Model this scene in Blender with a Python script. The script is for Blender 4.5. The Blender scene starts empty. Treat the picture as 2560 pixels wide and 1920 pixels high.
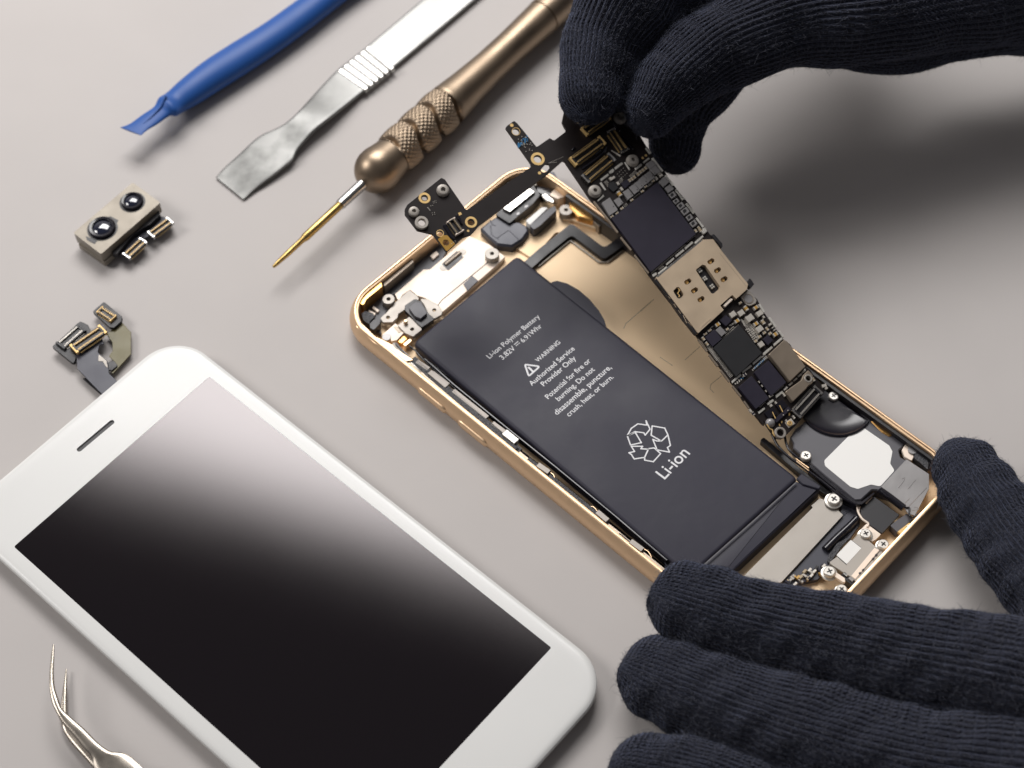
import bpy, math, random
import numpy as np
from mathutils import Vector, Matrix
from mathutils.geometry import tessellate_polygon

S = 0.001                       # authored in millimetres, built in metres
rnd = random.Random(7)
scene = bpy.context.scene
C = scene.collection

# ------------------------------------------------------------------ camera
FPX, PITCH, ROLL, CAMH = 4336.3, 0.57704, -0.027414, 342.9
cam_data = bpy.data.cameras.new('camera')
cam = bpy.data.objects.new('camera', cam_data); C.objects.link(cam)
cam_data.sensor_width = 36.0
cam_data.lens = FPX / 2560 * 36.0
cam_data.clip_start = 0.01; cam_data.clip_end = 20.0
ROT = Matrix.Rotation(PITCH, 4, 'X') @ Matrix.Rotation(ROLL, 4, 'Z')
cam.matrix_world = Matrix.Translation((0, 0, CAMH * S)) @ ROT
cam_data.dof.use_dof = True
cam_data.dof.focus_distance = 0.385
cam_data.dof.aperture_fstop = 16.0
scene.camera = cam

# ------------------------------------------------------------------ light
world = bpy.data.worlds.new('World'); scene.world = world; world.use_nodes = True
wn = world.node_tree.nodes; wl = world.node_tree.links
bg = wn['Background']
tc = wn.new('ShaderNodeTexCoord'); sx = wn.new('ShaderNodeSeparateXYZ')
mr = wn.new('ShaderNodeMapRange'); mr.inputs['From Min'].default_value = 0.42; mr.inputs['From Max'].default_value = 0.85
cr = wn.new('ShaderNodeMix'); cr.data_type = 'RGBA'
cr.inputs['A'].default_value = (0.24, 0.235, 0.245, 1); cr.inputs['B'].default_value = (1.0, 0.95, 0.92, 1)
wl.new(tc.outputs['Generated'], sx.inputs[0]); wl.new(sx.outputs['Y'], mr.inputs['Value'])
wl.new(mr.outputs[0], cr.inputs['Factor']); wl.new(cr.outputs['Result'], bg.inputs['Color'])
bg.inputs['Strength'].default_value = 0.50

def area(name, loc, target, sx_, sy_, power, col, roll=0.0):
    l = bpy.data.lights.new(name, 'AREA'); l.shape = 'RECTANGLE'; l.size = sx_ * S; l.size_y = sy_ * S
    l.energy = power; l.color = col
    o = bpy.data.objects.new(name, l); C.objects.link(o)
    o.location = Vector(loc) * S
    q = (Vector(target) - Vector(loc)).to_track_quat('-Z', 'Y')
    o.rotation_euler = (q.to_matrix().to_4x4() @ Matrix.Rotation(roll, 4, 'Z')).to_euler()
    return o
area('softbox_lamp', (-95, 818, 700), (-95, 803, 0), 590, 470, 9.3, (1.0, 0.98, 0.965), math.radians(-20))
area('side_lamp', (-780, 330, 620), (60, 220, 0), 340, 340, 4.0, (1.0, 0.965, 0.94))
scene.view_settings.view_transform = 'Standard'
scene.view_settings.look = 'None'
scene.view_settings.exposure = 0.0
scene.view_settings.gamma = 1.0

# ------------------------------------------------------------------ picture -> place
def ray(px, py):
    return ROT.to_3x3() @ Vector(((px - 1280) / FPX, -(py - 960) / FPX, -1.0))
CP = Vector((0, 0, CAMH))
class Frame:
    """a plane in the place: origin, two axes on it and its normal (millimetres)"""
    def __init__(s, O, U, V):
        s.O = Vector(O); s.U = Vector(U).normalized(); V = Vector(V); V = V - s.U * V.dot(s.U)
        s.V = V.normalized(); s.N = s.U.cross(s.V)
        if s.N.z < 0: s.N = -s.N
        s.flip = s.U.cross(s.V).dot(s.N) < 0
    def hit(s, px, py, h=0.0):
        d = ray(px, py); o = s.O + s.N * h
        t = (o - CP).dot(s.N) / d.dot(s.N); p = CP + d * t - s.O
        return (p.dot(s.U), p.dot(s.V))
    def w(s, u, v, h): return s.O + s.U * u + s.V * v + s.N * h
TB = Frame((0, 0, 0), (1, 0, 0), (0, 1, 0))
def AT(px, py, z):
    u, v = TB.hit(px, py, z); return Vector((u, v, z))

REG = {'A': (0, 0, .40687), 'B': (500, 0, .40687), 'C': (1350, 0, .54702), 'D': (0, 600, .40687),
       'E': (0, 1245, .40687), 'F': (850, 350, .36166), 'G': (1500, 1020, .54248), 'H': (850, 900, .40687),
       'a': (980, 270, .22604), 'b': (1360, 250, .18083), 'c': (1480, 450, .18083), 'd': (1600, 600, .18083),
       'e': (1750, 800, .18083), 'f': (1900, 950, .22604), 'g': (1900, 1200, .22604), 'h': (880, 600, .18083),
       's': (0, 0, 1.0), 'w': (0, 0, 1.15730)}
def Q(r, *xy):
    x0, y0, s = REG[r]
    if len(xy) == 1: xy = [float(t) for t in xy[0].split()]
    L = [(x0 + xy[i] * s, y0 + xy[i + 1] * s) for i in range(0, len(xy), 2)]
    return L
def q1(r, x, y): return Q(r, x, y)[0]

# ------------------------------------------------------------------ objects
ORG = {}
def link(name, me, origin, parent):
    o = bpy.data.objects.new(name, me); C.objects.link(o)
    po = ORG[parent.name] if parent else Vector((0, 0, 0))
    if parent: o.parent = parent
    o.location = (origin - po) * S
    ORG[o.name] = origin.copy()
    return o
def empty(name, origin, label=None, cat=None, group=None):
    o = link(name, None, Vector(origin), None); o.empty_display_size = 0.01
    if label: o['label'] = label
    if cat: o['category'] = cat
    if group: o['group'] = group
    return o
def tag(o, label=None, cat=None, group=None, kind=None):
    if label: o['label'] = label
    if cat: o['category'] = cat
    if group: o['group'] = group
    if kind: o['kind'] = kind
    return o
class MB:
    def __init__(s): s.v = []; s.f = []; s.m = []; s.mi = 0
    def add(s, vs, fs):
        b = len(s.v); s.v += [Vector(x) for x in vs]; s.f += [tuple(b + i for i in f) for f in fs]; s.m += [s.mi] * len(fs)
    def build(s, name, mat, parent=None, angle=35, smooth=True):
        lo = Vector((min(v.x for v in s.v), min(v.y for v in s.v), min(v.z for v in s.v)))
        hi = Vector((max(v.x for v in s.v), max(v.y for v in s.v), max(v.z for v in s.v)))
        org = Vector(((lo.x + hi.x) / 2, (lo.y + hi.y) / 2, lo.z))
        me = bpy.data.meshes.new(name)
        me.from_pydata([(v - org) * S for v in s.v], [], s.f)
        for m_ in (mat if isinstance(mat, (list, tuple)) else [mat]): me.materials.append(m_)
        if any(s.m): me.polygons.foreach_set('material_index', s.m)
        me.update()
        if smooth:
            me.polygons.foreach_set('use_smooth', [True] * len(me.polygons))
            me.set_sharp_from_angle(angle=math.radians(angle))
        return link(name, me, org, parent)

def poly_round(P, r, n=4):
    if r <= 0: return list(P)
    out = []; N = len(P)
    for i in range(N):
        a, b, c = Vector(P[i - 1]), Vector(P[i]), Vector(P[(i + 1) % N])
        d1, d2 = a - b, c - b; l1, l2 = d1.length, d2.length
        if l1 < 1e-6 or l2 < 1e-6: continue
        d1 /= l1; d2 /= l2; ang = d1.angle(d2)
        if ang > 3.0: out.append(tuple(b)); continue
        t = min(r / math.tan(ang / 2), l1 * .48, l2 * .48)
        p0, p2 = b + d1 * t, b + d2 * t
        for k in range(n + 1):
            s = k / n; out.append(tuple(p0 * (1 - s) ** 2 + b * 2 * s * (1 - s) + p2 * s * s))
    return out
def area2(P): return sum(P[i - 1][0] * P[i][1] - P[i][0] * P[i - 1][1] for i in range(len(P)))
def poly_offset(P, d):
    N = len(P); sg = 1 if area2(P) > 0 else -1; out = []
    for i in range(N):
        a, b, c = Vector(P[i - 1]), Vector(P[i]), Vector(P[(i + 1) % N])
        e1 = (b - a); e2 = (c - b)
        if e1.length < 1e-9 or e2.length < 1e-9: out.append(tuple(b)); continue
        e1.normalize(); e2.normalize()
        n1 = Vector((-e1.y, e1.x)) * sg; n2 = Vector((-e2.y, e2.x)) * sg
        m = n1 + n2
        if m.length < 1e-6: m = n1
        m.normalize(); k = max(0.5, m.dot(n1)); out.append(tuple(b + m * (d / k)))
    return out
def circ(c, r, n=20, rx=None, a0=0):
    return [(c[0] + r * math.cos(a0 + 2 * math.pi * k / n), c[1] + (rx or r) * math.sin(a0 + 2 * math.pi * k / n)) for k in range(n)]
def prism(mb, fr, P, h0, h1, holes=(), bev=0.0):
    """extruded outline on a plane, with real holes"""
    if area2(P) < 0: P = P[::-1]
    b = min(bev, (h1 - h0) * .5)
    T = poly_offset(P, b) if b > 0 else P
    loops = [T] + [list(h) for h in holes]
    flat = [p for L in loops for p in L]
    tris = tessellate_polygon([[Vector((x, y, 0)) for x, y in L] for L in loops])
    vs = [fr.w(x, y, h1) for x, y in flat]; fs = []
    if len(loops) == 1: fs.append(tuple(range(len(T))))
    else: fs += [tuple(t) for t in tris]
    n = len(flat); nP = len(P)
    if b > 0:
        vs += [fr.w(x, y, h1 - b) for x, y in P]
        for i in range(nP): j = (i + 1) % nP; fs.append((n + i, n + j, j, i))
        top = n; n += nP
    else: top = 0
    vs += [fr.w(x, y, h0) for x, y in P]
    for i in range(nP): j = (i + 1) % nP; fs.append((n + i, n + j, top + j, top + i))
    if len(loops) == 1: fs.append(tuple(n + nP - 1 - i for i in range(nP)))
    base = n + nP; off = len(T)
    for L in loops[1:]:
        vs += [fr.w(x, y, h0) for x, y in L]; m = len(L)
        for i in range(m): j = (i + 1) % m; fs.append((off + i, off + j, base + j, base + i))
        off += m; base += m
    mb.add(vs, fs)
def PX(fr, pts, h): return [fr.hit(x, y, h) for x, y in pts]
def slab(name, fr, pts, h0, h1, mat, parent, r=0.0, bev=0.06, holes=()):
    mb = MB(); P = poly_round(PX(fr, pts, h1), r)
    H = [circ(fr.hit(x, y, h1), rr, 24) for (x, y), rr in holes]
    prism(mb, fr, P, h0, h1, H, bev)
    return mb.build(name, mat, parent)
def bx(mb, fr, c, su, sv, h0, h1, rot=0.0, bev=0.03, r=0):
    cs, sn = math.cos(rot), math.sin(rot)
    P = [(c[0] + cs * a - sn * b, c[1] + sn * a + cs * b) for a, b in ((-su / 2, -sv / 2), (su / 2, -sv / 2), (su / 2, sv / 2), (-su / 2, sv / 2))]
    prism(mb, fr, poly_round(P, r), h0, h1, (), bev)
def box(name, fr, pt, su, sv, h0, h1, mat, parent, rot=0.0, bev=0.05, r=0):
    mb = MB(); bx(mb, fr, fr.hit(pt[0], pt[1], h1), su, sv, h0, h1, rot, bev, r)
    return mb.build(name, mat, parent)
def lathe(mb, fr, c, prof, n=28):
    """prof: (radius, height) list"""
    vs = []; fs = []; k = len(prof)
    for i in range(n):
        a = 2 * math.pi * i / n
        for r, h in prof: vs.append(fr.w(c[0] + r * math.cos(a), c[1] + r * math.sin(a), h))
    for i in range(n):
        j = (i + 1) % n
        for q in range(k - 1): fs.append((i * k + q, j * k + q, j * k + q + 1, i * k + q + 1))
    mb.add(vs, fs)
def ringo(name, fr, pt, ro, ri, h0, h1, mat, parent, bev=0.08):
    c = fr.hit(pt[0], pt[1], h1); mb = MB()
    lathe(mb, fr, c, [(ro, h0), (ro, h1 - bev), (ro - bev, h1), (ri + bev * .5, h1), (ri, h1 - bev * .6), (ri, h0)])
    return mb.build(name, mat, parent)
def disc(name, fr, pt, r, h0, h1, mat, parent, bev=0.05):
    c = fr.hit(pt[0], pt[1], h1); mb = MB()
    lathe(mb, fr, c, [(r, h0), (r, h1 - bev), (r - bev, h1), (0.001, h1)])
    return mb.build(name, mat, parent)
def screw(fr, pt, r, h0, h1, mat, slot, parent, washer=None):
    """cross-head screw, recess modelled as a sunken cross"""
    c = fr.hit(pt[0], pt[1], h1); mb = MB()
    a = r * .5; b = r * .13; rot = rnd.uniform(.3, 1.2); cs, sn = math.cos(rot), math.sin(rot)
    cross = [(b, b), (a, b), (a, -b), (b, -b), (b, -a), (-b, -a), (-b, -b), (-a, -b), (-a, b), (-b, b), (-b, a), (b, a)]
    cross = [(c[0] + cs * x - sn * y, c[1] + sn * x + cs * y) for x, y in cross]
    O = circ(c, r * .8, 28)
    prism(mb, fr, O, h1 - .12, h1, [cross[::-1]], 0)
    lathe(mb, fr, c, [(r, h0), (r, h1 - .22), (r * .95, h1 - .1), (r * .8, h1 - .001)])
    if washer: lathe(mb, fr, c, [(washer, h0), (washer, h0 + .3), (washer - .1, h0 + .35), (r, h0 + .35)])
    o = mb.build('screw', mat, parent)
    mb = MB(); lathe(mb, fr, c, [(r * .6, h1 - .13), (.001, h1 - .13)], 12); mb.build('cross_recess', slot, o)
    return o
def cat(pts, n=10):
    """smooth curve through points of any dimension"""
    P = [np.array(p, float) for p in pts]; P = [2 * P[0] - P[1]] + P + [2 * P[-1] - P[-2]]; out = []
    for i in range(1, len(P) - 2):
        p0, p1, p2, p3 = P[i - 1:i + 3]
        for k in range(n):
            t = k / n
            out.append(.5 * ((2 * p1) + (p2 - p0) * t + (2 * p0 - 5 * p1 + 4 * p2 - p3) * t * t + (3 * p1 - p0 - 3 * p2 + p3) * t ** 3))
    out.append(P[-2]); return out
def sweep(mb, path, sect, up=(0, 0, 1), caps=True, closed_sec=True):
    """path: list of world points; sect(i, t) -> list of (side, up) offsets"""
    vs = []; fs = []; n = len(path); upv = Vector(up)
    for i, p in enumerate(path):
        a = path[max(0, i - 1)]; b = path[min(n - 1, i + 1)]
        t = (Vector(b) - Vector(a)).normalized(); sd = t.cross(upv).normalized(); u2 = sd.cross(t)
        for x, y in sect(i, i / (n - 1)): vs.append(Vector(p) + sd * x + u2 * y)
    k = len(vs) // n
    for i in range(n - 1):
        for j in range(k if closed_sec else k - 1):
            j2 = (j + 1) % k; fs.append((i * k + j, i * k + j2, (i + 1) * k + j2, (i + 1) * k + j))
    if caps and closed_sec:
        fs.append(tuple(range(k - 1, -1, -1))); fs.append(tuple((n - 1) * k + j for j in range(k)))
    mb.add(vs, fs)
def ell(a, b, n=16, p=2.0):
    out = []
    for k in range(n):
        t = 2 * math.pi * k / n; c, s = math.cos(t), math.sin(t)
        out.append((a * abs(c) ** (2 / p) * (1 if c >= 0 else -1), b * abs(s) ** (2 / p) * (1 if s >= 0 else -1)))
    return out
def tube(name, pts, r, mat, parent, n=10, flat=1.0, sm=6):
    mb = MB(); path = [Vector(p[:3]) for p in cat([tuple(p) for p in pts], sm)]
    sweep(mb, path, lambda i, t: ell(r, r * flat, n)); return mb.build(name, mat, parent, 60)
def strip(mb, fr, pts, w, h0, h1, r=0.4):
    """flat strip of even width following a px polyline on a plane"""
    P = PX(fr, pts, h1); P = [Vector(p) for p in P]; L = []; R = []
    for i, p in enumerate(P):
        a = P[max(0, i - 1)]; b = P[min(len(P) - 1, i + 1)]
        d1 = (p - a).normalized() if i else (b - p).normalized(); d2 = (b - p).normalized() if i < len(P) - 1 else d1
        n1 = Vector((-d1.y, d1.x)); n2 = Vector((-d2.y, d2.x)); m = (n1 + n2).normalized(); k = max(.5, m.dot(n1))
        L.append(tuple(p + m * w / 2 / k)); R.append(tuple(p - m * w / 2 / k))
    prism(mb, fr, poly_round(L + R[::-1], r), h0, h1, (), .05)
def rstack(mb, fr, c, w, l, r, rings, cap0=False, cap1=False, n=10):
    """stack of rounded rectangles: rings = (inset, height)"""
    vs = []; fs = []; K = 4 * (n + 1)
    for ins, h in rings:
        a, b, rr = w / 2 - ins, l / 2 - ins, max(.05, r - ins)
        for q, (sx_, sy_) in enumerate(((1, 1), (-1, 1), (-1, -1), (1, -1))):
            for k in range(n + 1):
                t = math.pi / 2 * (q + k / n)
                vs.append(fr.w(c[0] + sx_ * (a - rr) + rr * math.cos(t), c[1] + sy_ * (b - rr) + rr * math.sin(t), h))
    m = len(rings)
    for i in range(m - 1):
        for j in range(K): j2 = (j + 1) % K; fs.append((i * K + j, i * K + j2, (i + 1) * K + j2, (i + 1) * K + j))
    if cap0: fs.append(tuple(range(K - 1, -1, -1)))
    if cap1: fs.append(tuple((m - 1) * K + j for j in range(K)))
    mb.add(vs, fs)

# ------------------------------------------------------------------ materials
def mat(name, col, metal=0.0, rough=0.5, vary=0.08, scale=300, bump=0.0, bscale=900, spec=0.5, coat=0.0, rvary=0.1, sheen=0.0, coat_r=0.05):
    m = bpy.data.materials.new(name); m.use_nodes = True; nt = m.node_tree; N = nt.nodes; L = nt.links
    p = N['Principled BSDF']
    p.inputs['Metallic'].default_value = metal; p.inputs['Specular IOR Level'].default_value = spec
    p.inputs['Coat Weight'].default_value = coat; p.inputs['Coat Roughness'].default_value = coat_r
    p.inputs['Sheen Weight'].default_value = sheen
    t = N.new('ShaderNodeTexCoord')
    n = N.new('ShaderNodeTexNoise'); n.inputs['Scale'].default_value = scale; n.inputs['Detail'].default_value = 5
    L.new(t.outputs['Object'], n.inputs['Vector'])
    mx = N.new('ShaderNodeMix'); mx.data_type = 'RGBA'
    c = col
    mx.inputs['A'].default_value = tuple(x * (1 - vary) for x in c) + (1,)
    mx.inputs['B'].default_value = tuple(min(1, x * (1 + vary)) for x in c) + (1,)
    L.new(n.outputs['Fac'], mx.inputs['Factor']); L.new(mx.outputs['Result'], p.inputs['Base Color'])
    r_ = N.new('ShaderNodeMapRange'); r_.inputs['From Min'].default_value = .3; r_.inputs['From Max'].default_value = .7
    r_.inputs['To Min'].default_value = max(.02, rough - rvary * .5); r_.inputs['To Max'].default_value = min(1, rough + rvary * .5)
    L.new(n.outputs['Fac'], r_.inputs['Value']); L.new(r_.outputs[0], p.inputs['Roughness'])
    if bump:
        n2 = N.new('ShaderNodeTexNoise'); n2.inputs['Scale'].default_value = bscale; n2.inputs['Detail'].default_value = 4
        L.new(t.outputs['Object'], n2.inputs['Vector'])
        b = N.new('ShaderNodeBump'); b.inputs['Strength'].default_value = min(1, bump * 5); b.inputs['Distance'].default_value = bump * S
        L.new(n2.outputs['Fac'], b.inputs['Height']); L.new(b.outputs[0], p.inputs['Normal'])
    return m
M = {}
M['table'] = mat('grey_table', (.50, .472, .457), 0, .75, .07, 30, .05, 1300, spec=.25)
M['white'] = mat('white_glass', (.70, .70, .685), 0, .22, .02, 30, spec=.35)
M['screen'] = mat('screen_glass', (.003, .001, .002), 0, .14, .0, 30, spec=.55, rvary=.0)
M['black'] = mat('black_plastic', (.012, .011, .014), 0, .4, .2, 300, .05, 2500)
M['gloss'] = mat('glossy_black', (.010, .009, .014), 0, .18, .1, 100)
M['slate'] = mat('slate_plastic', (.085, .083, .095), 0, .45, .12, 200, .03, 3000)
M['battery'] = mat('battery_foil', (.027, .026, .041), 0.0, .52, .12, 60, .16, 110, spec=.32)
M['gold'] = mat('gold_anodised', (.78, .56, .36), .9, .42, .06, 300, .01, 4000)
M['goldin'] = mat('gold_back_plate', (.94, .71, .46), .2, .55, .05, 120, .015, 3000)
M['cream'] = mat('cream_plate', (.86, .74, .63), .3, .55, .03, 200, .01, 3000)
M['orange'] = mat('deep_gold', (.78, .44, .15), .9, .34, .15, 200, .03, 1500)
M['silver'] = mat('silver_metal', (.55, .53, .50), 1, .28, .08, 400)
M['nickel'] = mat('nickel_plate', (.38, .35, .315), .5, .5, .06, 250, .015, 2500)
M['screw'] = mat('screw_metal', (.68, .65, .60), .6, .38, .05, 500)
M['solder'] = mat('solder', (.62, .60, .55), .35, .35, .15, 1500, .05, 5000)
M['goldpin'] = mat('gold_contacts', (.72, .49, .20), .35, .45, .15, 900)
M['pcb'] = mat('black_circuit_board', (.014, .010, .010), 0, .5, .25, 250, .02, 2500, spec=.25)
M['pcbgold'] = mat('bare_gold_board', (.42, .24, .05), .6, .4, .15, 400)
M['chip'] = mat('chip_resin', (.020, .017, .030), 0, .55, .18, 350, .02, 4000, spec=.3)
M['chip2'] = mat('dark_chip_resin', (.018, .018, .020), 0, .6, .15, 350, .02, 4000, spec=.3)
M['chipg'] = mat('grey_chip', (.23, .22, .22), .2, .45, .1, 350)
M['cap'] = mat('capacitor_body', (.42, .33, .21), .1, .4, .2, 900)
M['capg'] = mat('amber_capacitor', (.55, .33, .09), .2, .35, .2, 900)
M['lug'] = mat('capacitor_ends', (.62, .58, .52), .35, .35, .1, 900)
M['beige'] = mat('beige_shield', (.62, .49, .35), .55, .42, .04, 250, .015, 3500)
M['brown'] = mat('bronze_shield', (.33, .27, .21), .6, .36, .12, 250, .015, 3500)
M['paper'] = mat('white_sticker', (.90, .89, .86), 0, .6, .01, 100)
M['ink'] = mat('white_print', (.72, .72, .74), 0, .5, .02, 100)
M['tape'] = mat('grey_tape', (.30, .29, .29), .2, .32, .12, 150, .08, 400)
M['foam'] = mat('woven_tape', (.05, .05, .055), .3, .35, .6, 2200, .25, 3000)
M['blue'] = mat('blue_nylon', (.017, .085, .32), 0, .44, .06, 60, .02, 900, spec=.35)
M['bronze'] = mat('bronze_handle', (.30, .232, .168), 1, .42, .07, 120, .006, 4000)
M['steel'] = mat('plain_steel', (.50, .49, .47), 1, .24, .06, 200)
M['bit'] = mat('gold_bit', (.50, .35, .13), 1, .3, .15, 300)
M['olive'] = mat('olive_flex', (.10, .085, .030), .1, .38, .1, 200)
M['flex'] = mat('dark_flex', (.045, .046, .062), .1, .40, .12, 150)
M['lens'] = mat('lens_glass', (.003, .006, .022), 0, .06, .1, 100, spec=.9, coat=1)
M['camcase'] = mat('taupe_case', (.23, .205, .17), .5, .45, .08, 250)
M['tweezer'] = mat('warm_steel', (.40, .36, .31), 1, .26, .08, 200)
M['clipm'] = mat('dull_clip_metal', (.36, .33, .30), .5, .55, .2, 700)
M['frame'] = mat('dull_brown_bracket', (.30, .25, .20), .6, .45, .15, 300)  # dull brown metal for small brackets and clips
# the dead screen: black glass with a soft reflection of the lamp
def screen_glass():
    m = bpy.data.materials.new('screen_glass_soft'); m.use_nodes = True; nt = m.node_tree; N = nt.nodes; L = nt.links
    out = N['Material Output']; N.remove(N['Principled BSDF'])
    d = N.new('ShaderNodeBsdfDiffuse'); d.inputs['Color'].default_value = (.002, .0006, .0018, 1)
    g = N.new('ShaderNodeBsdfAnisotropic'); g.distribution = 'BECKMANN'; g.inputs['Roughness'].default_value = .15; g.inputs['Color'].default_value = (1, .94, .95, 1)
    t = N.new('ShaderNodeTexCoord'); n = N.new('ShaderNodeTexNoise'); n.inputs['Scale'].default_value = 25; n.inputs['Detail'].default_value = 8; L.new(t.outputs['Object'], n.inputs['Vector'])
    r = N.new('ShaderNodeMapRange'); r.inputs['To Min'].default_value = .14; r.inputs['To Max'].default_value = .16; L.new(n.outputs['Fac'], r.inputs['Value']); L.new(r.outputs[0], g.inputs['Roughness'])
    mx = N.new('ShaderNodeMixShader'); mx.inputs[0].default_value = .075
    L.new(d.outputs[0], mx.inputs[1]); L.new(g.outputs[0], mx.inputs[2]); L.new(mx.outputs[0], out.inputs['Surface'])
    return m
M['screen'] = screen_glass()
# scraper steel: brushed along its length, with worn grey blotches and a dimmer reflection painted on the blade
BLADE_X = (-.034, -.012)   # where the worn, painted-darker working end begins along the tool, in its own coordinates
def steel_blade():
    m = mat('brushed_steel', (.74, .74, .71), 1, .42, .05, 60)
    nt = m.node_tree; N = nt.nodes; L = nt.links; p = N['Principled BSDF']
    t = N.new('ShaderNodeTexCoord'); mp = N.new('ShaderNodeMapping'); mp.inputs['Rotation'].default_value = (0, 0, math.radians(-42)); mp.inputs['Scale'].default_value = (60, 900, 60)
    n = N.new('ShaderNodeTexNoise'); n.inputs['Scale'].default_value = 3; L.new(t.outputs['Object'], mp.inputs[0]); L.new(mp.outputs[0], n.inputs[0])
    n3 = N.new('ShaderNodeTexNoise'); n3.inputs['Scale'].default_value = 90; n3.inputs['Detail'].default_value = 6; L.new(t.outputs['Object'], n3.inputs[0])
    sx3 = N.new('ShaderNodeSeparateXYZ'); L.new(t.outputs['Object'], sx3.inputs[0])
    mr3 = N.new('ShaderNodeMapRange'); mr3.inputs['From Min'].default_value = BLADE_X[0]; mr3.inputs['From Max'].default_value = BLADE_X[1]; mr3.inputs['To Min'].default_value = .85; mr3.inputs['To Max'].default_value = 0; L.new(sx3.outputs['X'], mr3.inputs['Value'])
    m4 = N.new('ShaderNodeMath'); m4.operation = 'MULTIPLY'; cr3 = N.new('ShaderNodeMapRange'); cr3.inputs['From Min'].default_value = .4; cr3.inputs['From Max'].default_value = .62; L.new(n3.outputs['Fac'], cr3.inputs['Value'])
    m5 = N.new('ShaderNodeMath'); m5.operation = 'MULTIPLY_ADD'; m5.inputs[1].default_value = .55; m5.inputs[2].default_value = .45; L.new(cr3.outputs[0], m5.inputs[0])
    L.new(m5.outputs[0], m4.inputs[0]); L.new(mr3.outputs[0], m4.inputs[1])
    mx3 = N.new('ShaderNodeMix'); mx3.data_type = 'RGBA'; mx3.inputs['A'].default_value = (.26, .26, .252, 1); mx3.inputs['B'].default_value = (.055, .055, .053, 1); L.new(m4.outputs[0], mx3.inputs['Factor']); L.new(mx3.outputs['Result'], p.inputs['Base Color'])
    b = N.new('ShaderNodeBump'); b.inputs['Strength'].default_value = .25; b.inputs['Distance'].default_value = .00002
    L.new(n.outputs['Fac'], b.inputs['Height']); L.new(b.outputs[0], p.inputs['Normal'])
    return m
M['blade'] = steel_blade()

# ------------------------------------------------------------------ the table
mb = MB(); mb.add([(-900, -500, 0), (1000, -500, 0), (1000, 1100, 0), (-900, 1100, 0)], [(0, 1, 2, 3)])
o = mb.build('table_surface', M['table'], None); tag(o, kind='structure')
# ------------------------------------------------------------------ helpers for long tools
def loft_edges(mb, reg, rows, p=2.0, n=20, sm=6):
    R = []
    for x1, y1, x2, y2, z, t in rows:
        a = AT(*q1(reg, x1, y1), z); b = AT(*q1(reg, x2, y2), z); R.append((*a, *b, t))
    R = cat(R, sm) if sm > 1 else [np.array(r) for r in R]
    vs = []; fs = []
    for r in R:
        a = Vector(r[0:3]); b = Vector(r[3:6]); c = (a + b) / 2; d = (b - a) / 2; t = max(.05, float(r[6])) / 2
        w = d.length; d.normalize()
        for x, y in ell(w, t, n, p): vs.append(c + d * x + Vector((0, 0, y)))
    for i in range(len(R) - 1):
        for j in range(n): j2 = (j + 1) % n; fs.append((i * n + j, i * n + j2, (i + 1) * n + j2, (i + 1) * n + j))
    fs.append(tuple(range(n - 1, -1, -1))); fs.append(tuple((len(R) - 1) * n + j for j in range(n)))
    mb.add(vs, fs)
def lathe_axis(mb, P0, D, prof, n=48, fn=None):
    D = Vector(D).normalized(); sd = D.cross(Vector((0, 0, 1))).normalized(); up = sd.cross(D)
    vs = []; fs = []; k = len(prof)
    for i in range(n):
        a = 2 * math.pi * i / n
        for r, s in prof:
            if fn: r = r + fn(a, s)
            vs.append(Vector(P0) + D * s + (sd * math.cos(a) + up * math.sin(a)) * r)
    for i in range(n):
        j = (i + 1) % n
        for q in range(k - 1): fs.append((i * k + q, i * k + q + 1, j * k + q + 1, j * k + q))
    mb.add(vs, fs)

# ------------------------------------------------------------------ blue plastic pry tool
t = empty('pry_tool', AT(*q1('A', 1300, 480), 0), 'blue plastic pry bar with a flat hooked tip raised off the table', 'pry tool')
mb = MB()
loft_edges(mb, 'A', [(738, 783, 868, 832, 7.4, .5), (800, 760, 905, 800, 6.9, 1.0), (870, 710, 970, 760, 6.3, 1.6), (945, 660, 1045, 708, 5.8, 2.4),
    (975, 612, 1090, 700, 5.6, 4.6), (1024, 583, 1136, 669, 4.4, 5.3), (1118, 501, 1222, 619, 4.1, 6.5), (1248, 399, 1352, 536, 3.9, 7.1), (1418, 287, 1522, 430, 3.8, 7.0), (1618, 163, 1722, 297, 3.7, 6.7), (1817, 22, 1913, 156, 3.7, 6.5), (2017, -119, 2113, -1, 3.7, 6.5), (2317, -329, 2413, -211, 3.7, 6.5), (2717, -618, 2813, -492, 3.7, 6.1), (3113, -904, 3187, -816, 3.7, 3.8)], 2.0, 28)
mb.build('handle', M['blue'], t, 50)
mb = MB()   # moulding seam along the lower flank
path = [AT(*q1('A', x, y), z) for x, y, z in ((1130, 640, 3.0), (1240, 582, 2.9), (1350, 515, 2.8), (1520, 405, 2.8), (1720, 275, 2.8), (1905, 140, 2.8), (2100, -10, 2.8), (2410, -215, 2.8))]
sweep(mb, [Vector(p) for p in cat(path, 5)], lambda i, q: ell(.22, .22, 6)); mb.build('mould_seam', M['blue'], t)
mb = MB()   # fold lines where the flat tip leaves the round handle
sweep(mb, [AT(*q1('A', x, y), z) for x, y, z in ((1018, 590, 8.4), (985, 660, 7.1), (930, 720, 7.0), (880, 765, 7.0))], lambda i, q: ell(.5 - .3 * q, .4, 6)); mb.build('tip_rib', M['blue'], t)

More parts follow.
